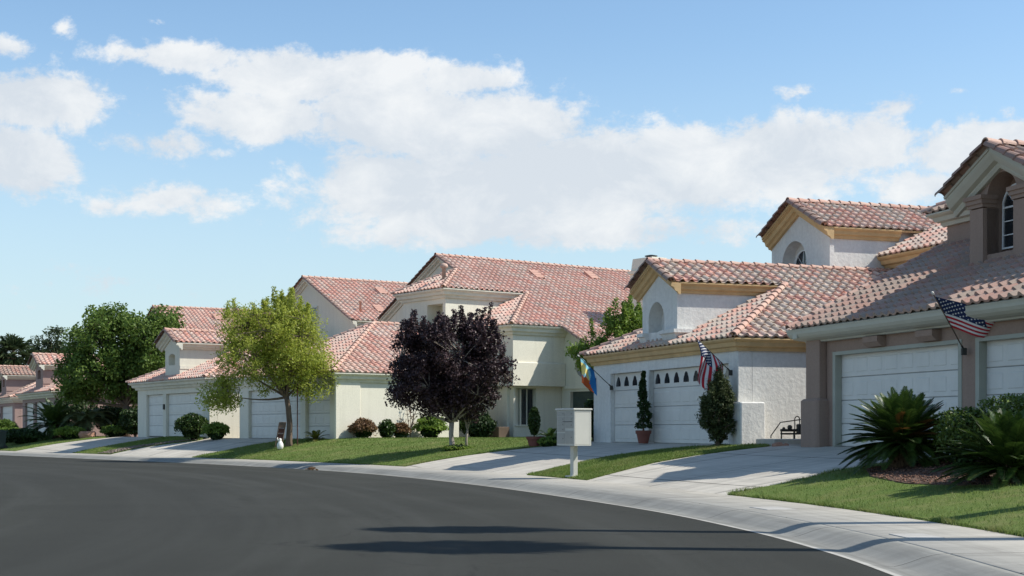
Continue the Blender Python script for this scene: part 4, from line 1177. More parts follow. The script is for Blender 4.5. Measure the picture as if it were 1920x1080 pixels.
# ------------------------------------------------------------------ foliage
def leaves(name, C, R, n, size, mat, parent, aspect=.5, up=.4, seed=1, out=None, fold=.0):
    """n leaves round every centre C (k,3) with radius R (k,)"""
    g = np.random.default_rng(seed)
    C = np.asarray(C, float); k = len(C); R = np.broadcast_to(np.asarray(R, float), (k,))
    cnt = np.full(k, n) if np.isscalar(n) else np.asarray(n)
    idx = np.repeat(np.arange(k), cnt); m = len(idx)
    d = g.normal(size=(m, 3)); d /= np.linalg.norm(d, axis=1)[:, None]
    rr = g.uniform(0, 1, m)**(.5)
    P = C[idx]+d*(R[idx]*rr)[:, None]*[1, 1, .85]
    nn = d*.5+g.normal(size=(m, 3))*.8+[0, 0, up]; nn /= np.linalg.norm(nn, axis=1)[:, None]
    a = np.cross(nn, g.normal(size=(m, 3))); a /= np.linalg.norm(a, axis=1)[:, None]
    b = np.cross(nn, a)
    s = size*g.uniform(.65, 1.35, m)[:, None]
    V = np.empty((m, 4, 3)); V[:, 0] = P-a*s; V[:, 1] = P+b*s*aspect; V[:, 2] = P+a*s; V[:, 3] = P-b*s*aspect
    V[:, 1] += nn*s*.12; V[:, 3] += nn*s*.12
    return fast_mesh(name, V.reshape(-1, 3), np.arange(m*4).reshape(-1, 4), mat, parent)

def crown_points(ells, K, seed, power=.42, lump=.18):
    """ells: list of (cx,cy,cz, rx,ry,rz, weight)"""
    g = np.random.default_rng(seed); out = []
    w = np.array([el[6] for el in ells], float); w /= w.sum()
    ph = g.uniform(0, 6, 6)
    for i, el in enumerate(ells):
        k = int(round(K*w[i])); d = g.normal(size=(k, 3)); d /= np.linalg.norm(d, axis=1)[:, None]
        lm = 1+lump*(np.sin(d[:, 0]*5+ph[0])*np.sin(d[:, 1]*4+ph[1])+np.sin(d[:, 2]*6+ph[2])*.6)
        r = g.uniform(.05, 1, k)**power
        out.append(np.array(el[:3])+d*(np.array(el[3:6]))*(r*lm)[:, None])
    return np.concatenate(out)

def tree(name, loc, label, ells, K, per, size, leaf, bark, trunk, clr=.35, seed=1, limbs=9, aspect=.5, group=None, up=.4, lump=.18, power=.42, cat='tree', twig=True, tips=0, tipup=.5, tiplen=(.35, .9)):
    """trunk: list of (x,y,z,r) local; crown centres in local coordinates"""
    z0 = gz(loc[0], loc[1])
    root = empty(name, (loc[0], loc[1], z0), 0, label, cat, group)
    C = crown_points(ells, K, seed, power, lump); g = np.random.default_rng(seed+5)
    mb = MB()
    mb.tube([t[:3] for t in trunk], [t[3] for t in trunk], 10)
    fork = np.array(trunk[-1][:3]); fr = trunk[-1][3]
    order = C[g.permutation(len(C))]
    L = []; chosen = []
    for c in order:
        if all(np.linalg.norm(c-q) > 1.0*np.mean(ells[0][3:6])/1.6 for q in chosen): chosen.append(c)
        if len(chosen) >= limbs: break
    nodes = [fork]
    for c in chosen:
        mid = fork+(c-fork)*.45+g.normal(0, .10, 3)+[0, 0, -.05*np.linalg.norm(c-fork)]
        pts = [fork*(1-t)**2+2*mid*t*(1-t)+c*t*t for t in np.linspace(0, 1, 7)]
        mb.tube(pts, [max(.012, fr*.62*(1-t*.88)) for t in np.linspace(0, 1, 7)], 6, cap=False)
        nodes += pts[2:]
    nodes = np.array(nodes)
    if twig:
        for c in C:
            q = nodes[np.argmin(((nodes-c)**2).sum(1))]
            m = (q+c)/2+g.normal(0, .05, 3)
            mb.tube([q, m, c], [.018, .012, .006], 4, cap=False)
    mb.build('trunk', M[bark], root, smooth=True)
    R = clr*g.uniform(.7, 1.3, len(C))
    leaves('crown', C, R, per, size, M[leaf], root, aspect, up, seed)
    if tips:   # upright shoots standing out of the outline
        top = C[np.argsort(-(C[:, 2]+g.normal(0, .35, len(C))))[:tips]]
        S = []
        for c in top:
            ln = g.uniform(*tiplen); dr = np.array([g.normal(0, .18), g.normal(0, .18), 1.0])*tipup*2
            dr /= np.linalg.norm(dr)
            for t in np.linspace(0, 1, 6): S.append(c+dr*ln*(t+.1))
        leaves('shoots', np.array(S), .10, max(8, per//4), size*.9, M[leaf], root, aspect, up, seed+3)
    return root

def shrub(name, loc, label, rx, ry, h, leaf, n=2600, size=.05, seed=3, cat='shrub', group=None, aspect=.55, rag=.10, z=None, power=.25, box=False, clip=.0):
    z0 = gz(*loc) if z is None else z
    root = empty(name, (loc[0], loc[1], z0), 0, label, cat, group)
    g = np.random.default_rng(seed)
    d = g.normal(size=(n, 3)); d[:, 2] = np.abs(d[:, 2])*1.0-.25*g.uniform(0, 1, n); d /= np.linalg.norm(d, axis=1)[:, None]
    if box:
        q = np.abs(d).max(1)[:, None]; d = d/q*.55+d*.45
    r = g.uniform(0, 1, n)**power
    ph = g.uniform(0, 6, 4)
    lm = 1+rag*(np.sin(d[:, 0]*7+ph[0])*np.sin(d[:, 1]*6+ph[1])+np.sin(d[:, 2]*9+ph[2])*.7)
    C = d*(r*lm)[:, None]*[rx, ry, h*.55]+[0, 0, h*.46]
    C[:, 2] = np.maximum(C[:, 2], .02)
    leaves('foliage', C, .05, 1, size, M[leaf], root, aspect, .5, seed+1)
    st = MB()
    for k in range(7):
        a = k*.9; e_ = (rx*.6*math.cos(a), ry*.6*math.sin(a), h*.75)
        st.tube([(0.03*math.cos(a), .03*math.sin(a), -.05), (e_[0]*.4, e_[1]*.4, h*.35), e_], [.02, .014, .006], 5, cap=False)
    # dense twiggy core so that no light passes straight through
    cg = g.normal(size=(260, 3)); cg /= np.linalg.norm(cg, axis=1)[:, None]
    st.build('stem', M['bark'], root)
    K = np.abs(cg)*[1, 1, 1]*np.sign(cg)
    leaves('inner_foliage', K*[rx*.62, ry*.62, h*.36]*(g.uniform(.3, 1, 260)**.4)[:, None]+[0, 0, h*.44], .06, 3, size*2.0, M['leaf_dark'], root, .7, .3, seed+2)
    return root

def frond(V, F, base, dirv, length, droop, nleaf, ll, lw, g, vee=.5, start=.12, curl=1.0):
    """feather frond: rachis curve with narrow leaflets both sides; returns rachis points"""
    base = np.array(base, float); d = np.array(dirv, float); d /= np.linalg.norm(d)
    pts = []; p = base.copy(); v = d.copy(); n = 14
    for i in range(n+1):
        pts.append(p.copy()); v = v+np.array([0, 0, -droop/n*(1+curl*i/n)]); v /= np.linalg.norm(v); p = p+v*length/n
    pts = np.array(pts)
    for i in range(nleaf):
        t = start+(1-start)*i/(nleaf-1); f_ = t*n; k = min(int(f_), n-1); q = pts[k]+(pts[k+1]-pts[k])*(f_-k)
        tv = pts[k+1]-pts[k]; tv /= np.linalg.norm(tv)
        side = np.cross(tv, [0, 0, 1]); side /= max(1e-6, np.linalg.norm(side)); upv = np.cross(side, tv)
        L = ll*math.sin(PI*min(.97, .12+t*.86))**.6*g.uniform(.9, 1.1)
        for sg in (-1, 1):
            dv = side*sg*.85+tv*.55+upv*vee*.55; dv /= np.linalg.norm(dv)
            w = np.cross(dv, upv); w = w/np.linalg.norm(w)*lw
            tip = q+dv*L+np.array([0, 0, -L*.12])
            b = len(V); V += [q-w*.6, q+w*.6, q+dv*L*.5+w, tip, q+dv*L*.5-w]; F.append((b, b+1, b+2, b+3, b+4))
    return pts

def cycad(loc, label, nf, length, ll, seed, trunk_h=.45, trunk_r=.20, elmin=-.25, elmax=1.35, dry=6, mat='frond', name='cycad', droop=.6, z=None, group=None, scale=1.0, nleaf=34, lw=.009):
    z0 = gz(*loc) if z is None else z
    root = empty(name, (loc[0], loc[1], z0), 0, label, 'plant', group)
    g = np.random.default_rng(seed)
    t = MB(); t.lathe([(trunk_r*1.1, -.08), (trunk_r*1.2, .08), (trunk_r, trunk_h*.5), (trunk_r*1.1, trunk_h*.85), (trunk_r*.5, trunk_h)], (0, 0, 0), 14)
    for k in range(90):
        a = g.uniform(0, 2*PI); h = g.uniform(.02, trunk_h); r = trunk_r*1.02
        c = (r*math.cos(a), r*math.sin(a), h); t.tube([c, (c[0]*1.25, c[1]*1.25, h+.05)], [.022, .008], 4)
    t.build('trunk', M['palm_bark'], root)
    for nm, cnt, mt, e0, e1 in (('frond', nf, mat, elmin, elmax), ('dry_frond', dry, 'frond_dry', .35, 1.0)):
        if not cnt: continue
        V = []; F = []; rm = MB()
        for i in range(cnt):
            a = i*2.399+g.normal(0, .15); u = (i+.5)/cnt
            el = e0+(e1-e0)*u+g.normal(0, .06)
            if nm == 'dry_frond': a = g.uniform(-1.9, .3)
            d = (math.cos(a)*math.cos(el), math.sin(a)*math.cos(el), math.sin(el))
            L = length*g.uniform(.85, 1.1)*(1.0 if el < 1.1 else .85)
            p = frond(V, F, (0, 0, trunk_h-.05), d, L*(.92 if nm != 'frond' else 1), droop, nleaf, ll, lw, g)
            rm.tube(p[::2], [.010-.0009*k for k in range(len(p[::2]))], 4, cap=False)
        o = MB(); o.add(np.array(V), F); fo = o.build(nm, M[mt], root); fo['kind'] = 'stuff'
        rm.build('stalk', M[mt], fo)
    return root

def fan_palm(loc, label, h, r, seed, nf=38, leafm='leaf_far', tr=.17, z=None, group=None, lean=(0, 0), zs=1.0):
    z0 = gz(*loc) if z is None else z
    root = empty('fan_palm', (loc[0], loc[1], z0), 0, label, 'palm tree', group)
    g = np.random.default_rng(seed); t = MB()
    pts = [(lean[0]*(k/10)**2, lean[1]*(k/10)**2, h*k/10-.1) for k in range(11)]
    t.tube(pts, [tr*1.5]+[tr*(1.12-.3*k/10)*(1+.04*(k % 2)) for k in range(1, 11)], 12); t.build('trunk', M['palm_bark'], root, smooth=True)
    top = np.array(pts[-1]); V = []; F = []; pm = MB(); DV = []; DF = []
    for i in range(nf):
        a = i*2.399; el = -0.9+2.35*(i+.5)/nf; dead = el < -.62
        d = np.array([math.cos(a)*math.cos(el), math.sin(a)*math.cos(el), math.sin(el)])
        st = top+d*r*.48*g.uniform(.85, 1.1)+[0, 0, -.05]; pm.tube([top, (top+st)/2+[0, 0, .05], st], [.03, .02, .014], 4, cap=False)
        sd = np.cross(d, [0, 0, 1]); sd /= np.linalg.norm(sd); up = np.cross(sd, d)
        VV, FF = (DV, DF) if dead else (V, F)
        for j in range(19):
            b_ = (j-9)/9*1.9; dv = d*math.cos(b_)+sd*math.sin(b_)+up*.10*(j % 2); L = r*.58*(1-.18*abs(b_)/1.9)*g.uniform(.9, 1.08)
            w = np.cross(dv, up); w = w/np.linalg.norm(w)*L*.055
            m = st+dv*L*.55; tip = st+dv*L+[0, 0, -L*.30]
            q = len(VV); VV += [st-w*.3, st+w*.3, m+w, tip, m-w]; FF.append((q, q+1, q+2, q+3, q+4))
    def stretch(A):
        A = np.array(A); A[:, 2] = top[2]+(A[:, 2]-top[2])*zs; return A
    o = MB(); o.add(stretch(V), F); o.build('crown', M[leafm], root)
    if DV: o = MB(); o.add(stretch(DV), DF); o.build('dead_skirt', M['leaf_brown'], root)
    pm.build('leaf_stalk', M['palm_bark'], root)
    return root

def from_world(fr, x, y):
    (ox, oy), th = fr; c, s = math.cos(th), math.sin(th)
    return (ox+c*x-s*y, oy+s*x+c*y)
FR1 = ((7.08, 33.82), -1.27); FR2 = ((5.82, 36.63), -1.23); FR3 = ((-7.094, 57.465), -.932); FR4 = ((-14.22, 66.82), -.979); FR5 = ((-27.66, 86.27), -1.032); FR6 = ((-36.2, 103.5), -1.06)

# --- the yellow-green tree on the lawn
# crown spans about 5 m, its base 57 m away
tree('ornamental_tree', (-8.96, 57.15), 'yellow-green leafy tree on the lawn with a wooden sign leaning on its trunk',
     [(-.75, 0, 3.95, 2.05, 1.9, 1.8, 12), (.1, 0, 4.1, 1.75, 1.6, 1.65, 7), (-2.75, -.1, 2.15, .75, .8, .75, 2.2), (.55, 0, 3.0, 1.25, 1.2, 1.15, 4), (-.3, .2, 5.4, .8, .8, .55, 1.6), (-1.9, 0, 4.9, .6, .6, .65, 1)],
     520, 84, .056, 'leaf_olive', 'bark', [(.0, 0, -.15, .19), (.0, 0, .2, .135), (.03, 0, .9, .115), (-.03, 0, 1.6, .11), (-.10, 0, 2.0, .10)], .42, 21, 11, .42, tips=34, tiplen=(.25, .6))
# --- the dark purple plum
tree('plum_tree', (-2.03, 48.35), 'dark purple-leaved plum tree with a pale trunk on the green lawn',
     [(0, 0, 2.85, 1.95, 1.8, 1.5, 15), (-1.1, 0, 2.3, 1.1, 1.2, .9, 5), (1.05, 0, 2.5, 1.15, 1.2, 1.0, 5), (0, 0, 1.75, 1.2, 1.15, .6, 5), (-.9, 0, 3.7, .9, .8, .6, 2), (.9, 0, 3.8, .9, .8, .6, 2)],
     520, 110, .047, 'leaf_plum', 'bark_pale', [(0, 0, -.15, .13), (0, 0, .15, .095), (-.04, 0, .55, .08), (-.02, 0, .95, .085)], .30, 7, 13, .6, tiplen=(.25, .7), tips=100, tipup=.5, lump=.13)
tree('young_tree', (-1.58, 49.2), 'thin pale-stemmed young tree growing just right of the purple tree trunk', [(.1, 0, 1.3, .5, .45, .5, 1)], 34, 34, .055, 'leaf_plum', 'bark_pale', [(0, 0, -.1, .055), (0, 0, .25, .045), (.04, 0, .6, .04)], .18, 9, 6)
ring = shrub('ground_plant', (-1.85, 48.2), 'low yellow-green weeds round the foot of the purple tree', .55, .35, .14, 'leaf_bright', 500, .05, 14)
# --- big dark green tree between the far houses
tree('shade_tree', (-21.9, 80.6), 'big dense dark green tree left of the cream dormer house, tallest tree in the street',
     [(-1.1, 0, 4.6, 2.5, 2.4, 2.4, 10), (1.35, 0, 5.0, 1.7, 1.9, 2.1, 6), (-2.5, 0, 3.3, 1.5, 1.5, 1.5, 3.5), (.4, .3, 2.9, 2.1, 1.7, 1.3, 4), (2.0, 0, 6.2, 1.0, 1.1, 1.0, 2.2), (-1.0, 0, 6.5, 1.3, 1.2, .8, 2)],
     480, 90, .095, 'leaf_green', 'bark', [(0, 0, -.2, .3), (0, 0, .5, .22), (.05, 0, 1.7, .2)], .52, 31, 12, .55, tips=0, lump=.26)
# --- tree between the cream tower house and the white house
tree('leafy_tree', from_world(FR3, 5.4, 10.6), 'bright green tree rising between the cream house and the white house',
     [(0, 0, 4.15, 1.15, 1.1, 1.25, 6), (-1.35, 0, 3.6, .95, 1.0, .75, 3), (.6, 0, 4.4, .8, .8, 1.0, 3)],
     190, 70, .075, 'leaf_bright', 'bark', [(0, 0, -.1, .12), (0, 0, 1.6, .09), (0, 0, 2.6, .08)], .30, 41, 8, .4, tips=34)
# --- background greenery at the far left
tree('eucalyptus', (-37.3, 116), 'tall thin grey-green tree behind the rose-brown house', [(0, 0, 7.2, 1.5, 1.4, 1.5, 5), (-1.3, 0, 6.4, 1.0, 1.0, .9, 2), (1.5, 0, 6.6, .9, .9, .8, 2)],
     90, 46, .13, 'leaf_far', 'bark', [(0, 0, -.2, .25), (0, 0, 3, .2), (0, 0, 5.4, .15)], .48, 51, 9, .4, group='trees on the far left skyline', lump=.3)
for i, (x, y, rx, h, lab) in enumerate(((-43.2, 118, 3.2, 4.6, 'rounded green tree behind the farthest roofs, left of the thin tree'), (-35.0, 122, 3.2, 5.2, 'broad green tree low behind the rose-brown dormer'), (-50.5, 128, 4.0, 4.2, 'green tree at the extreme left edge behind the farthest house'))):
    tree('background_tree', (x, y), lab, [(0, 0, h, rx, rx*.9, 1.9, 1)], 110, 44, .17, 'leaf_far' if i != 1 else 'leaf_green', 'bark', [(0, 0, -.2, .3), (0, 0, h*.5, .2)], .75, 60+i, 8, .5, group='trees on the far left skyline')
fan_palm((-39.3, 112), 'fan palm with a shaggy head above the farthest roofs', 6.3, 2.1, 71, 40, 'leaf_far')
fan_palm((-43.6, 121.5), 'fan palm cut by the left edge of the picture', 5.4, 2.2, 72, 40, 'leaf_dark')
# --- palms outside the frame whose shadows fall across the road
for i, (x, y, h) in enumerate(((8.55, 15.1, 9.2), (8.7, 17.75, 9.4))):
    fan_palm((x, y), 'tall fan palm on the near lawn at the right, %s' % ('closer to the camera' if i == 0 else 'nearer the cycads'), h, (.98, .72)[i], 80+i, 44, 'leaf_dark', .19, group='tall palms on the near lawn', zs=(1.45, 1.9)[i])

# --- planting in front of the houses
shrub('shrub', (-14.9, 66.3), 'round clipped dark green shrub beside the cream garage', .82, .72, 1.28, 'leaf_hedge', 5200, .05, 101, rag=.04)
shrub('shrub', (-13.55, 65.2), 'low yellow-tipped green shrub right of the round clipped shrub', .60, .5, .80, 'leaf_bright', 2000, .065, 102)
def s3(y, o=.75): return from_world(FR3, o, y)
shrub('shrub', s3(.9, .6), 'large dry brown shrub at the corner of the cream garage wall', .55, .5, .80, 'leaf_brown', 3000, .05, 103, group='shrubs along the cream side wall')
shrub('shrub', s3(1.95, .7), 'dark green shrub between the two dry brown shrubs', .36, .35, .78, 'leaf_hedge', 1500, .05, 104, group='shrubs along the cream side wall')
shrub('shrub', s3(2.6, .75), 'small dry brown shrub right of the dark green one', .38, .35, .66, 'leaf_brown', 1600, .05, 105, group='shrubs along the cream side wall')
shrub('shrub', s3(4.05, .8), 'tall green shrub at the right end of the cream wall row', .66, .6, .95, 'leaf_bright', 2800, .055, 106, rag=.16, group='shrubs along the cream side wall')
wl = tree('bare_shrub', s3(3.3, .35), 'wispy bare stems leaning on the sunlit cream wall', [(0, 0, 1.1, .5, .3, .5, 1)], 22, 3, .04, 'leaf_brown', 'bark', [(0, 0, -.05, .02), (0, 0, .3, .015)], .1, 107, 9, cat='shrub')
shrub('shrub', from_world(FR3, -.6, 7.3), 'dark green bush in the shaded entry behind the purple tree', .9, .8, 1.15, 'leaf_dark', 2400, .07, 108)
shrub('shrub', from_world(FR3, .9, 6.6), 'dark leafy bush right of the purple tree trunk against the bay', .55, .5, .9, 'leaf_dark', 1600, .06, 109)
pl = MB(); pl.cbox(-.55, .55, -.3, .3, 0, .55, .02)
po = pl.build('planter_box', M['brown_wood'], None); po.location = (*from_world(FR3, .0, 8.0), .86); po.rotation_euler = (0, 0, -.93); tag(po, 'brown planter box in the shaded entry of the cream house', 'planter')
cycad(s3(-.5, -.8), 'small yellow-green cycad at the foot of the cream garage front', 16, .62, .16, 111, .10, .07, .1, 1.2, 0, 'frond_yellow', nleaf=16, lw=.014)
def potted_topiary(loc, label, pot_r, pot_h, h, r, leaf, seed, kind='oval', z=None):
    z0 = gz(*loc) if z is None else z
    pot = empty('plant_pot', (loc[0], loc[1], z0), 0, label[0], 'pot')
    pm = MB(); pm.lathe([(pot_r*.66, 0), (pot_r*.70, .02), (pot_r*.95, pot_h*.72), (pot_r*1.08, pot_h*.74), (pot_r*1.12, pot_h*.98), (pot_r*.98, pot_h), (pot_r*.94, pot_h*.9), (.02, pot_h*.88)], (0, 0, 0), 20)
    pm.build('bowl', M['terracotta'], pot, smooth=False)
    so = MB(); so.lathe([(pot_r*.9, pot_h*.86), (pot_r*.88, pot_h*.9), (.02, pot_h*.93)], (0, 0, 0), 14); so.build('soil', M['mulch'], pot)
    root = empty('topiary', (loc[0], loc[1], z0+pot_h*.9), 0, label[1], 'plant')
    g = np.random.default_rng(seed); n = 2600
    t = g.uniform(0, 1, n)
    if kind == 'oval': rad_ = r*np.sin(PI*np.clip(t*.93+.05, 0, 1))**.55
    else: rad_ = r*((1-t)**.8*.95+.07)*(1+.22*np.sign(np.sin(t*34)))
    a = g.uniform(0, 2*PI, n); q = g.uniform(.45, 1, n)**.5
    C = np.c_[rad_*q*np.cos(a), rad_*q*np.sin(a), .10+t*h]
    if kind != 'oval': C[:, 0] += .03*np.sin(t*7)
    leaves('foliage', C, .03, 1, .034 if kind == 'oval' else .04, M[leaf], root, .6, .5, seed)
    s_ = MB(); s_.tube([(0, 0, -.02), (0, 0, h*.9)], [.03, .01], 6); s_.build('stem', M['bark'], root)
    return root
potted_topiary((.72, 46.1), ('shallow brown clay bowl at the edge of the lawn holding an oval topiary', 'small oval clipped topiary in the clay bowl near the bay window'), .24, .34, .88, .19, 'leaf_hedge', 121)
potted_topiary(from_world(FR2, -5.2, -.27), ('round terracotta pot between the two white garage doors', 'narrow spiral cypress in the terracotta pot between the white garage doors'), .21, .38, 1.66, .21, 'leaf_dark', 122, 'spiral', z=.89)
cycad((1.25, 46.9), 'small dark cycad left of the mailbox', 20, .62, .15, 123, .18, .09, 0, 1.2, 0, nleaf=18, lw=.013, droop=.9)
shrub('ground_plant', (1.22, 45.75), 'low lime-green plants beside the clay bowl', .40, .25, .28, 'leaf_bright', 900, .045, 124)
shrub('hedge', from_world(FR2, -9.75, -.75), 'low clipped hedge against the left corner of the white house', .42, .5, .62, 'leaf_hedge', 2200, .045, 125, box=True, cat='hedge', rag=.03)
shrub('hedge', from_world(FR2, -10.4, .35), 'tall narrow dark hedge behind the mailbox in front of the blinds', .32, .32, 1.35, 'leaf_dark', 2400, .05, 126, box=True, cat='hedge', rag=.03)
# juniper in front of the white house corner
tree('juniper', from_world(FR2, -.15, -.50), 'dark ragged juniper at the corner of the white house', [(0, 0, .80, .42, .42, .72, 12), (0, 0, 1.25, .26, .26, .45, 5), (.24, 0, 1.25, .14, .14, .28, 1.6), (-.32, 0, 1.05, .13, .13, .25, 1.2), (.02, 0, 1.62, .09, .09, .22, 1.2)],
     300, 90, .036, 'leaf_juniper', 'bark', [(0, 0, -.1, .07), (0, 0, .25, .055), (0, 0, .5, .05)], .115, 131, 8, .34, tiplen=(.12, .30), tips=46, tipup=.5, cat='shrub', up=.8)
# cycads and hedges on the near lawn
cycad((7.0, 25.55), 'big dark cycad with orange dry inner fronds in front of the nearest garage door', 150, 1.10, .20, 141, .50, .20, -.30, 1.42, 7, droop=.36, nleaf=38, lw=.011)
cycad((7.48, 21.35), 'spiky green cycad at the right edge in the mulch bed', 92, 1.12, .20, 142, .22, .15, -.08, 1.35, 0, droop=.42, mat='frond', nleaf=38, lw=.012)
shrub('hedge', (7.75, 24.4), 'lower square clipped hedge with glossy pale top between the two cycads', .44, .8, 1.04, 'leaf_hedgetop', 5200, .030, 143, box=True, cat='hedge', rag=.03, z=.60)
shrub('hedge', (8.5, 23.7), 'taller clipped hedge with bright top behind the right cycad', .66, .9, 1.26, 'leaf_hedgetop', 7000, .030, 144, box=True, cat='hedge', rag=.03, z=.62)
# far left planting
cycad((-26.6, 82.6), 'large dark sago palm in front of the rose-brown house', 44, 2.0, .36, 151, .8, .25, -.2, 1.3, 0, nleaf=26, lw=.03)
cycad((-24.2, 81.2), 'pale sunlit palm fronds under the big dark green tree', 26, 1.7, .42, 152, .95, .16, -.1, 1.0, 0, 'frond_pale', nleaf=20, lw=.035, droop=1.1)
for i, (x, y, rx, h, lf, lab) in enumerate(((-29.4, 83.5, .95, .9, 'leaf_bright', 'light green shrub at the left edge behind the bin'), (-27.9, 81.2, 1.2, .85, 'leaf_dark', 'dark low shrub in front of the rose-brown pillar'), (-24.8, 79.9, .9, .72, 'leaf_bright', 'low green shrub left of the round boulder'), (-22.1, 79.3, .8, .6, 'leaf_green', 'small green shrub right of the round boulder'), (-20.9, 78.9, .9, 1.6, 'leaf_dark', 'dark bush in the shade beside the cream garage'), (-26.0, 84.5, 1.9, 2.2, 'leaf_dark', 'big dark bush filling the shade under the green tree'), (-23.2, 83.0, 1.5, 1.9, 'leaf_dark', 'dark bush behind the pale palm fronds'), (-31.0, 86.4, 1.1, 1.3, 'leaf_green', 'green bush against the far garage at the left edge'))):
    shrub('shrub', (x, y), lab, rx, rx*.8, h, lf, 2600, .085, 160+i, group='shrubs under the big green tree')
bl = MB(); bm_ = bmesh.new(); bmesh.ops.create_icosphere(bm_, subdivisions=3, radius=.42)
for v in bm_.verts:
    n_ = v.co.normalized(); k = 1+.09*math.sin(n_.x*5+1)*math.cos(n_.y*4)+.05*math.sin(n_.z*9+n_.x*6); v.co = n_*.42*k; v.co.z = min(v.co.z, .24)*.85+.17
me = bpy.data.meshes.new('boulder'); bm_.to_mesh(me); bm_.free(); me.materials.append(M['boulder']); bo_ = bpy.data.objects.new('boulder', me); COL.objects.link(bo_)
bo_.location = (-23.7, 79.4, gz(-23.7, 79.4)); bo_.scale = (1.15, 1, 1); tag(bo_, 'rounded reddish boulder at the end of the far driveway', 'boulder')
SKY_S = 0.13; SUN_S = 5.0; EXPO = 0.2
# ------------------------------------------------------------------ cluster mailbox
def mailbox():
    x, y = 1.48, 34.0; z0 = gz(x, y)+.02
    th = math.atan2(.85, -.53)-PI/2   # local +x along the doors' face ... faces the street
    root = empty('cluster_mailbox', (x, y, z0), math.radians(-58), 'beige metal cluster mailbox on a single square post at the edge of the lawn', 'mailbox')
    # local: doors face -y ; width along x ; depth along y
    w, d, zb, zt = .74, .50, .74, 1.62
    p = MB(); p.cbox(-.068, .068, -.068, .068, -.15, zb-.002, .01); p.cbox(-.15, .15, -.15, .15, -.02, .025, .005, 0); p.build('post', M['metal_box'], root)
    b = MB(); b.cbox(-w/2, w/2, -d/2, d/2, zb, zt-.03, .012); bo = b.build('box', M['metal_box'], root)
    # recessed looking side panel
    s = MB()
    for sx in (-1, 1):
        X = sx*(w/2)
        for (ya, yb, za, zb_) in ((-d/2+.03, d/2-.03, zb+.03, zb+.042), (-d/2+.03, d/2-.03, zt-.085, zt-.073), (-d/2+.03, -d/2+.042, zb+.042, zt-.085), (d/2-.042, d/2-.03, zb+.042, zt-.085)):
            s.box(min(X, X+sx*.004), max(X, X+sx*.004), ya, yb, za, zb_)
    s.build('side_panel', M['metal_box'], root)
    t = MB(); t.cbox(-w/2-.025, w/2+.025, -d/2-.03, d/2+.02, zt-.03, zt+.005, .01); t.build('roof', M['metal_box'], root)
    cols = [(-w/2+.03, -.012), (.012, w/2-.03)]
    for ci, (a, c) in enumerate(cols):
        rows = [(zt-.06-.125*(k+1), zt-.06-.125*k) for k in range(4)] if ci == 0 else [(zt-.06-.125*(k+1), zt-.06-.125*k) for k in range(2)]+[(zt-.47, zt-.31), (zb+.04, zb+.36)]
        if ci == 0: rows += [(zb+.04, zb+.30)]
        for (z1, z2) in rows:
            q = MB(); q.cbox(a, c, -d/2-.008, -d/2-.0015, z1+.006, z2-.006, .002); dr = q.build('door', M['mail_door'], root)
            k = MB(); k.cbox((a+c)/2+.08, (a+c)/2+.10, -d/2-.014, -d/2-.0085, (z1+z2)/2-.01, (z1+z2)/2+.01, .002); k.build('lock', M['dark_metal'], dr)
    q = MB(); q.box(-.10, .30, -d/2-.012, -d/2-.0095, zt-.315, zt-.305); q.build('mail_slot', M['dark'], root)
mailbox()

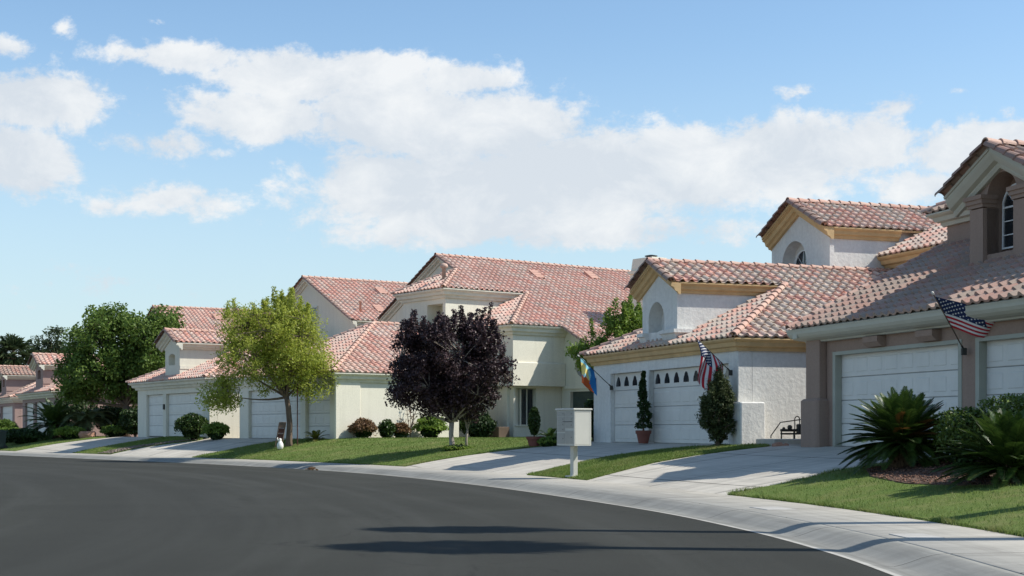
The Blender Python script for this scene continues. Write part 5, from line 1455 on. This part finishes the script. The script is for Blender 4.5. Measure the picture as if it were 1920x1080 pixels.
# ------------------------------------------------------------------ utilities beside the white house
def utilities():
    c = from_world(FR2, .95, .95)
    root = empty('backflow_valve', (c[0], c[1], 1.06), -1.23+PI/2, 'dark backflow valve and bent pipes on a pale slab by the white side wall', 'valve')
    root.scale = (.86, .86, .80)
    p = MB(); k = 1.0
    p.tube([(-.62, 0, .02), (-.62, 0, .10), (-.30, 0, .52), (-.22, 0, .53), (.45, 0, .62), (.50, 0, .60), (.47, 0, .45)], .017, 8)
    p.build('diagonal_pipe', M['dark_metal'], root)
    p = MB(); pts = [(.12, -.1, -.1)]+[(.12, -.1, .55)]+[(.20-.08*math.cos(PI*i/8), -.1, .62+.09*math.sin(PI*i/8)) for i in range(9)]+[(.28, -.1, .40)]
    p.tube(pts, .016, 8); p.build('hoop_pipe', M['dark_metal'], root)
    v = MB(); v.tube([(-.32, -.05, .27), (.30, -.05, .27)], .045, 10); v.tube([(-.32, -.05, .16), (.40, -.05, .16)], .030, 10)
    v.lathe([(.05, 0), (.07, .03), (.07, .10), (.03, .14)], (-.02, -.05, .30), 10); v.lathe([(.06, 0), (.08, .04), (.08, .30), (.05, .33)], (.29, -.05, .14), 12); v.lathe([(.04, 0), (.05, .05), (.03, .10)], (-.22, -.05, .27), 10)
    v.tube([(.37, -.05, .38), (.48, -.05, .38)], .012, 6); v.build('valve_body', M['dark_metal'], root)
    for x in (-.30, .12): l = MB(); l.tube([(x, -.05, -.1), (x, -.05, .26)], .022, 8); l.build('riser', M['brass'], root)
    s = MB(); s.cbox(-.75, .85, -.55, .4, -.36, -.02, .02); so = s.build('concrete_slab', M['slab'], None); so.location = (c[0], c[1], 1.08); so.rotation_euler = (0, 0, -1.23+PI/2)
    tag(so, 'pale raised concrete slab under the pipes beside the white wall', 'slab')
    s2 = MB(); s2.cbox(-.55, 1.0, -.95, -.56, -.40, -.14, .02); s2o = s2.build('concrete_step', M['slab'], None); s2o.location = (c[0], c[1], 1.06); s2o.rotation_euler = (0, 0, -1.23+PI/2)
    tag(s2o, 'low concrete step in front of the pipe slab', 'step')
    for i, (dx, dy, r) in enumerate(((-.85, -.9, .11), (-.70, -1.0, .07))):
        bm = bmesh.new(); bmesh.ops.create_icosphere(bm, subdivisions=2, radius=r)
        for vv in bm.verts: vv.co *= 1+.15*math.sin(vv.co.x*40+i)*math.cos(vv.co.y*33)
        me = bpy.data.meshes.new('rock'); bm.to_mesh(me); bm.free(); me.materials.append(M['boulder']); o = bpy.data.objects.new('rock', me); COL.objects.link(o)
        a = -1.23+PI/2; o.location = (c[0]+dx*math.cos(a)-dy*math.sin(a), c[1]+dx*math.sin(a)+dy*math.cos(a), .9); o.scale = (1.4, 1, .8)
        tag(o, ('larger pinkish rock at the foot of the white stub pillar', 'smaller pinkish rock at the foot of the white stub pillar')[i], 'rock')
utilities()

# ------------------------------------------------------------------ sign on the trunk, ornament, pole, bin
def small_things():
    x, y = -9.22, 56.75; z = gz(x, y)+.03
    root = empty('wooden_sign', (x-.02, y-.12, z), 0, 'narrow brown wooden sign of three boards leaning on the yellow-green tree', 'sign')
    f = MB()
    tilt = .16
    def Q(u, v, w=0): return (u+v*tilt, w+v*.12, .42+v)
    def bar(mb, a, b, t): mb.tube([Q(*a), Q(*b)], t, 4)
    bar(f, (-.13, -.38), (-.13, .62), .018); bar(f, (.13, -.38), (.13, .62), .018)
    for v in (.62, .40, .17, -.05): bar(f, (-.13, v), (.13, v), .018)
    f.build('frame', M['brown_wood'], root)
    for v in (.51, .285, .06):
        p = MB(); a, b, c_, d_ = Q(-.11, v-.09), Q(.11, v-.09), Q(.11, v+.09), Q(-.11, v+.09)
        V = [a, b, c_, d_]+[(q[0], q[1]+.012, q[2]) for q in (a, b, c_, d_)]
        p.add(V, [(0, 1, 2, 3), (7, 6, 5, 4), (0, 4, 5, 1), (1, 5, 6, 2), (2, 6, 7, 3), (3, 7, 4, 0)]); p.build('board', M['rust'] if v != .51 else M['brown_wood'], root)
    o = MB(); cx, cy = x+.02, y-.30
    o.lathe([(.06, 0), (.11, .05), (.135, .14), (.12, .24), (.08, .31), (.05, .35), (.06, .39), (.045, .44), (.01, .46)], (0, 0, 0), 18)
    o.tube([(-.06, 0, .34), (-.11, 0, .43), (-.10, 0, .50)], [.035, .022, .01], 8)
    oo = o.build('garden_ornament', M['white_ceramic'], None, smooth=True); oo.location = (cx, cy, gz(cx, cy)+.02)
    tag(oo, 'white ceramic garden ornament at the foot of the leaning sign', 'ornament')
    pz = gz(-8.72, 57.2)
    p = MB(); p.tube([(0, 0, -.2), (0, 0, 2.5)], .022, 8); p.tube([(-.02, 0, 2.48), (.16, 0, 2.62), (.30, 0, 2.52)], .014, 6)
    po = p.build('garden_pole', M['rust'], None); po.location = (-8.60, 57.0, pz); tag(po, 'thin dark rusty pole standing right of the yellow-green tree trunk', 'pole')
    # wheeled bin at the left edge
    bx, by = -28.55, 79.3; bz = gz(bx, by)+.02
    root = empty('wheeled_bin', (bx, by, bz), .5, 'dark green wheeled rubbish bin on the pavement at the left edge', 'bin')
    b = MB(); v = [(-.24, -.27, .06), (.24, -.27, .06), (.24, .27, .06), (-.24, .27, .06), (-.30, -.34, .96), (.30, -.34, .96), (.30, .34, .96), (-.30, .34, .96)]
    b.add(v, [(3, 2, 1, 0), (0, 1, 5, 4), (1, 2, 6, 5), (2, 3, 7, 6), (3, 0, 4, 7)]); b.cbox(-.31, .31, -.35, .35, .93, .965, .01); b.build('body', M['bin_green'], root)
    l = MB(); l.prism([(-.36, .968), (.37, .968), (.34, 1.03), (.0, 1.08), (-.30, 1.04)], 'y', -.33, .33); l.build('lid', M['bin_green'], root)
    for sy in (-.30, .24):
        wv = MB(); wv.tube([(.26, sy, .11), (.26, sy+.06, .11)], .11, 16); wv.build('wheel', M['dark'], root)
    # fallen leaf litter / red rag on the gutter as in the photo
    q = MB(); g = np.random.default_rng(5)
    C = g.normal(0, .09, (26, 3))*[1, 1, .25]+[0, 0, .06]
    ob = leaves('leaf_litter', C, .03, 2, .05, M['leaf_brown'], None, .6, .8, 6); ob.location = (-6.35, 45.2, .0)
    tag(ob, 'small heap of reddish brown leaves in the gutter', 'leaf litter')
small_things()

# ------------------------------------------------------------------ flags
def star_poly(c, ex, ey, r):
    V = []
    for i in range(10):
        a = PI/2+i*PI/5; q = r if i % 2 == 0 else r*.40
        V.append(c+ex*math.cos(a)*q+ey*math.sin(a)*q)
    return V
def us_flag(parent, S, nu=52, nv=39):
    """S(u,v): u along the fly 0..1, v down the hoist 0..1 -> Vector. stripes run along u"""
    mb = MB(); V = [tuple(S(i/nu, j/nv)) for j in range(nv+1) for i in range(nu+1)]; F = []; MI = []
    for j in range(nv):
        for i in range(nu):
            a = j*(nu+1)+i; F.append((a, a+1, a+nu+2, a+nu+1))
            stripe = int(j/nv*13); MI.append(2 if (i/nu < .40 and j/nv < 7/13-.001) else (0 if stripe % 2 == 0 else 1))
    mb.add(V, F, MI); cl = mb.build('cloth', [M['flag_red'], M['flag_white'], M['flag_blue']], parent, smooth=True)
    st = MB()
    for r in range(9):
        n = 6 if r % 2 == 0 else 5
        for k in range(n):
            u = (.40)*(k+1 - (0 if n == 6 else -.5) - (.5 if n == 6 else .5))/6 if n == 6 else .40*(k+1)/6
            u = .40*((k+.5)/6) if n == 6 else .40*((k+1)/6)
            v = (7/13)*(r+1)/10
            c = Vector(S(u, v)); du = (Vector(S(u+.01, v))-c).normalized(); dv = (Vector(S(u, v+.01))-c).normalized(); nn = du.cross(dv).normalized()
            dv2 = nn.cross(du)
            for sg in (-.006, .006):
                P = [tuple(p+nn*sg) for p in star_poly(c, du, -dv2, .024)]
                st.add(P+[tuple(c+nn*sg)], [(i, (i+1) % 10, 10) for i in range(10)])
    st.build('stars', M['flag_white'], cl)
    return cl
def pole(parent, A, B, mat, r=.013, ball=True):
    p = MB(); p.tube([A, B], [r, r*.85], 8); A = Vector(A); B = Vector(B); d = (B-A).normalized()
    po = p.build('flagpole', M[mat], parent)
    if ball: f = MB(); f.tube([B, B+d*.05, B+d*.08], [.016, .026, .006], 8); f.build('finial', M['pole_white'], po)
    k = MB(); k.tube([A-d*.08, A+d*.10], .022, 8); k.cbox(A.x-.05, A.x+.05, A.y-.04, A.y+.04, A.z-.10, A.z+.04, .01); k.build('bracket', M['dark_metal'], po)
    return po
def pix(px, py, Y):   # where the photographed thing stands: bearing, height and its distance Y
    return Vector(((px-960)*Y/2667, Y, EYE-(py-805)*Y/2667))
def flags():
    # US flag drooping in front of the white house
    A = Vector((*from_world(FR2, -.34, -.03), 2.80)); B = pix(1312, 640, A.y+.15)
    B = Vector((A.x-.95, A.y-.35, A.z+.86))
    root = empty('national_flag', tuple(A), 0, 'striped flag with stars drooping from a pole on the white house', 'flag', 'stars and stripes flags on the garage fronts')
    A0 = Vector((0, 0, 0)); Bd = B-A; pole(root, A0, Bd, 'dark_metal')
    h0 = Bd*.98; h1 = Bd*.26
    def S(u, v):
        p = h0+(h1-h0)*v
        gather = 1-.18*u
        cx = h0+(h1-h0)*.42
        p = cx+(p-cx)*gather
        fold = math.sin(v*9.5+u*2.2)*.075*min(1, u*3)
        fold2 = math.sin(v*17+u*5)*.02*u
        sag = 1.08*u*(1-.25*v*(1-u))
        return p+Vector((fold*.55+.06*math.sin(u*5)+.10*v*u, -.9*fold+fold2, -sag+.05*math.sin(v*8)*u))
    us_flag(root, S)
    # US flag blown out on the nearest house
    A = Vector((*from_world(FR1, 6.14, -.02), 2.86))
    B = Vector((A.x-.78, A.y-.62, A.z+1.03))
    root = empty('national_flag', tuple(A), 0, 'striped flag with stars blown out sideways on the nearest taupe house', 'flag', 'stars and stripes flags on the garage fronts')
    Bd = B-A; pole(root, (0, 0, 0), Bd, 'brown_wood')
    e0 = Bd*.97; e1 = Bd*.42
    def S2(u, v):
        p = e0+(e1-e0)*v
        L = 2.0*u
        narrow = 1-.12*math.sin(u*PI)-.30*u
        c = e0+(e1-e0)*.45; p = c+(p-c)*narrow
        wv = math.sin(u*11+v*2.6)*.13*min(1, u*2.5)+math.sin(u*21-v*4)*.03*u
        return p+Vector((L*.97, -.22*L+wv*.9, -.26*L-.10*math.sin(u*4.2)*v+.085*math.sin(u*9+v*3)*min(1, u*2)))
    us_flag(root, S2, 65)
    # bright garden flag
    A = Vector((*from_world(FR2, -8.08, -.03), 2.62)); B = Vector((A.x-1.02, A.y-.45, A.z+.92))
    root = empty('garden_flag', tuple(A), 0, 'blue, yellow and orange decorative flag hanging at the left corner of the white house', 'flag')
    Bd = B-A; pole(root, (0, 0, 0), Bd, 'dark_metal')
    e0 = Bd*.97; e1 = Bd*.58
    nu, nv = 26, 34; mb = MB(); V = []; F = []; MI = []
    def S3(u, v):   # u across, v down
        p = e0+(e1-e0)*u
        return p+Vector((.05*math.sin(u*7+v*2)+.10*v*u, .09*math.sin(u*8+v*3), -.78*v+.05*math.sin(u*5)*v+(-.0+.30*u)*0))
    for j in range(nv+1):
        for i in range(nu+1): V.append(tuple(S3(i/nu, j/nv)))
    for j in range(nv):
        for i in range(nu):
            a = j*(nu+1)+i; F.append((a, a+1, a+nu+2, a+nu+1)); u, v = i/nu, j/nv
            if u > .72+.07*math.sin(v*7): mi = 3
            elif v > .62+.09*math.sin(u*9): mi = 4
            elif (u-.42)**2*.8+(v-.54)**2 < .012: mi = 1
            elif .16 < v < .62 and u < .66: mi = 2
            else: mi = 1
            MI.append(mi)
    mb.add(V, F, MI); mb.build('cloth', [M['flag_white'], M['flag_cyan'], M['flag_yellow'], M['flag_azure'], M['flag_orange']], root, smooth=True)
flags()

# pavement covers
for i, (px, py, w_, l_, lab) in enumerate(((1448, 953, .45, .75, 'farther rectangular utility cover set in the pavement'), (1718, 1005, .40, .65, 'nearer rectangular utility cover set in the pavement near the right edge'))):
    Y = 2667*(EYE-.12)/(py-805); X = (px-960)*Y/2667
    m = MB(); m.cbox(-w_/2, w_/2, -l_/2, l_/2, -.02, .006, .004); k = int(np.argmin(((off(1.5)-[X, Y])**2).sum(1)))
    o = m.build('utility_cover', painted('cover_iron%d' % i, (.40, .385, .355), .8, .15, .4), None); o.location = (X, Y, .118+.0); o.rotation_euler = (0, 0, math.atan2(tang[k][1], tang[k][0])-PI/2)
    tag(o, lab, 'cover', 'covers set in the pavement')

# ------------------------------------------------------------------ sky, sun, camera
SUN_AZ = Vector((1.0, -.045)).normalized(); SUN_EL = math.radians(46)
w = bpy.data.worlds.new('World'); scn.world = w; w.use_nodes = True
t = w.node_tree; t.nodes.clear()
def N(typ, **k):
    n = t.nodes.new(typ)
    for a, b in k.items():
        if a in n.inputs: n.inputs[a].default_value = b
        else: setattr(n, a, b)
    return n
def Mth(op, a, b=0.0, clamp=False, c=None):
    m = N('ShaderNodeMath', operation=op); m.use_clamp = clamp
    for i, v in enumerate((a, b) if c is None else (a, b, c)):
        if isinstance(v, bpy.types.NodeSocket): t.links.new(v, m.inputs[i])
        else: m.inputs[i].default_value = v
    return m.outputs[0]
sky = N('ShaderNodeTexSky', sky_type='NISHITA', sun_disc=False)
sky.sun_elevation = SUN_EL; sky.sun_rotation = math.atan2(SUN_AZ.x, SUN_AZ.y); sky.altitude = 600; sky.air_density = 1.0; sky.dust_density = .6; sky.ozone_density = 1.6
tc = N('ShaderNodeTexCoord'); sp = N('ShaderNodeSeparateXYZ'); t.links.new(tc.outputs['Generated'], sp.inputs[0])
X, Y, Z = sp.outputs
az = Mth('ARCTAN2', X, Y); el = Mth('ARCSINE', Z)
az_t = Mth('TANGENT', Mth('MAXIMUM', Mth('MINIMUM', az, 1.2), -1.2)); el_t = Mth('TANGENT', el)
cmb = N('ShaderNodeCombineXYZ'); t.links.new(az_t, cmb.inputs[0]); t.links.new(el_t, cmb.inputs[1])
vec = cmb.outputs[0]
def wn(scale, detail, rough, sx=1, sy=1, off_=(0, 0, 0), dist=0.0):
    mp = N('ShaderNodeMapping'); mp.inputs['Scale'].default_value = (sx, sy, 1); mp.inputs['Location'].default_value = off_; t.links.new(vec, mp.inputs[0])
    n = N('ShaderNodeTexNoise'); n.inputs['Scale'].default_value = scale; n.inputs['Detail'].default_value = detail; n.inputs['Roughness'].default_value = rough; n.inputs['Distortion'].default_value = dist
    t.links.new(mp.outputs[0], n.inputs['Vector']); return n.outputs['Fac']
# cloud banks as soft ellipses on the sky (bearing, elevation, half sizes, strength) - measured from the photograph
def E_(px, py, rx, ry, s, rot=0): return ((px-960)/2667, (805-py)/2667, rx/2667, ry/2667, s, rot)
BANKS = [E_(340, 125, 170, 34, .8), E_(560, 150, 190, 62, .95), E_(700, 150, 150, 58, 1.0), E_(860, 150, 120, 34, .9), E_(500, 225, 220, 60, .8), E_(760, 230, 240, 90, 1.0), E_(930, 240, 190, 75, 1.0), E_(800, 350, 260, 95, 1.0),
         E_(1080, 330, 260, 95, 1.0), E_(1290, 320, 220, 85, 1.0), E_(1480, 300, 190, 85, 1.0), E_(1620, 290, 110, 65, .85), E_(1490, 185, 60, 26, .52), E_(1410, 160, 30, 12, .36), E_(1000, 430, 430, 48, .72), E_(720, 440, 200, 40, .55),
         E_(70, 220, 140, 60, .85), E_(30, 330, 120, 70, .9), E_(300, 285, 120, 40, .72), E_(385, 300, 70, 22, .5), E_(330, 385, 150, 40, .55), E_(200, 405, 60, 20, .45), E_(120, 90, 30, 24, .50), E_(15, 132, 55, 26, .62), E_(292, 62, 34, 12, .30), E_(240, 38, 40, 12, .28),
         E_(1860, 310, 200, 62, .9), E_(1730, 365, 140, 42, .72), E_(1680, 220, 70, 26, .58), E_(1790, 198, 34, 12, .44), E_(1670, 192, 34, 12, .45), E_(1110, 200, 40, 14, .4), E_(1900, 4, 50, 12, .6), E_(1595, 4, 26, 8, .45), E_(130, 540, 330, 60, .36)]
tot = None
for (cx, cy, rx, ry, s_, _) in BANKS:
    dx = Mth('DIVIDE', Mth('SUBTRACT', az_t, cx), rx); dy = Mth('DIVIDE', Mth('SUBTRACT', el_t, cy), ry)
    d2 = Mth('ADD', Mth('MULTIPLY', dx, dx), Mth('MULTIPLY', dy, dy))
    g_ = Mth('MULTIPLY', Mth('EXPONENT', Mth('MULTIPLY', d2, -.9)), s_)
    tot = g_ if tot is None else Mth('MAXIMUM', tot, g_)
n1 = wn(17, 10, .63, 1, 1.45, (3.1, 1.7, 0), .3); n2 = wn(55, 8, .68, 1, 1.3, (1, 5, 0)); n3 = wn(5, 4, .5, 1, 1.6, (7, 2, 0))
dens = Mth('ADD', tot, Mth('MULTIPLY', Mth('SUBTRACT', n1, .5), 1.3)); dens = Mth('ADD', dens, Mth('MULTIPLY', Mth('SUBTRACT', n2, .5), .80))
mr = N('ShaderNodeMapRange', interpolation_type='SMOOTHSTEP'); mr.inputs[1].default_value = .29; mr.inputs[2].default_value = .62; t.links.new(dens, mr.inputs[0])
cov = mr.outputs[0]
# thin veil near the horizon
veil = N('ShaderNodeMapRange', interpolation_type='SMOOTHSTEP'); veil.inputs[1].default_value = .30; veil.inputs[2].default_value = .0; veil.inputs[3].default_value = .0; veil.inputs[4].default_value = .80
t.links.new(el_t, veil.inputs[0])
# cloud brightness: thick middles and undersides greyer
shade = Mth('ADD', Mth('MULTIPLY', n3, 1.1), Mth('MULTIPLY', n1, 1.3)); shade = Mth('ADD', shade, Mth('MULTIPLY', el_t, 1.9)); shade = Mth('SUBTRACT', shade, .55)
cr = N('ShaderNodeValToRGB'); t.links.new(Mth('SUBTRACT', shade, .62, True), cr.inputs[0])
cr.color_ramp.elements[0].position = .22; cr.color_ramp.elements[0].color = (4.75, 5.1, 5.5, 1)
cr.color_ramp.elements[1].position = .62; cr.color_ramp.elements[1].color = (6.2, 6.3, 6.35, 1)
def mixc(f, a, b):
    m = N('ShaderNodeMix'); m.data_type = 'RGBA'
    for sck, v in ((m.inputs[0], f), (m.inputs[6], a), (m.inputs[7], b)):
        if isinstance(v, bpy.types.NodeSocket): t.links.new(v, sck)
        elif hasattr(v, '__len__'): sck.default_value = (*v, 1)
        else: sck.default_value = v
    return m.outputs[2]
skc = N('ShaderNodeMix'); skc.data_type = 'RGBA'; skc.blend_type = 'MULTIPLY'; skc.inputs[0].default_value = 1; t.links.new(sky.outputs[0], skc.inputs[6]); skc.inputs[7].default_value = (1.16, 1.25, 1.22, 1)
c1 = mixc(veil.outputs[0], skc.outputs[2], (3.95, 4.85, 5.25))
c2 = mixc(Mth('MULTIPLY', cov, .93), c1, cr.outputs[0])
bg = N('ShaderNodeBackground'); bg.inputs['Strength'].default_value = SKY_S; t.links.new(c2, bg.inputs[0])
wo = N('ShaderNodeOutputWorld'); t.links.new(bg.outputs[0], wo.inputs[0])

sl = bpy.data.lights.new('sun', 'SUN'); sl.energy = SUN_S; sl.angle = math.radians(.53); sl.color = (1.0, .95, .86)
so = bpy.data.objects.new('sun', sl); COL.objects.link(so)
dv = Vector((SUN_AZ.x*math.cos(SUN_EL), SUN_AZ.y*math.cos(SUN_EL), math.sin(SUN_EL)))
so.rotation_euler = dv.to_track_quat('Z', 'Y').to_euler()

cam = bpy.data.cameras.new('camera'); co = bpy.data.objects.new('camera', cam); COL.objects.link(co)
co.location = (0, 0, EYE); co.rotation_euler = (PI/2, 0, 0)
cam.sensor_width = 36; cam.lens = 2667/1920*36; cam.shift_y = 265/1920; cam.clip_start = .1; cam.clip_end = 6000
scn.camera = co
scn.view_settings.view_transform = 'Standard'; scn.view_settings.look = 'None'; scn.view_settings.gamma = 1; scn.view_settings.exposure = EXPO
scn.view_settings.use_curve_mapping = False
scn.cycles.max_bounces = 6
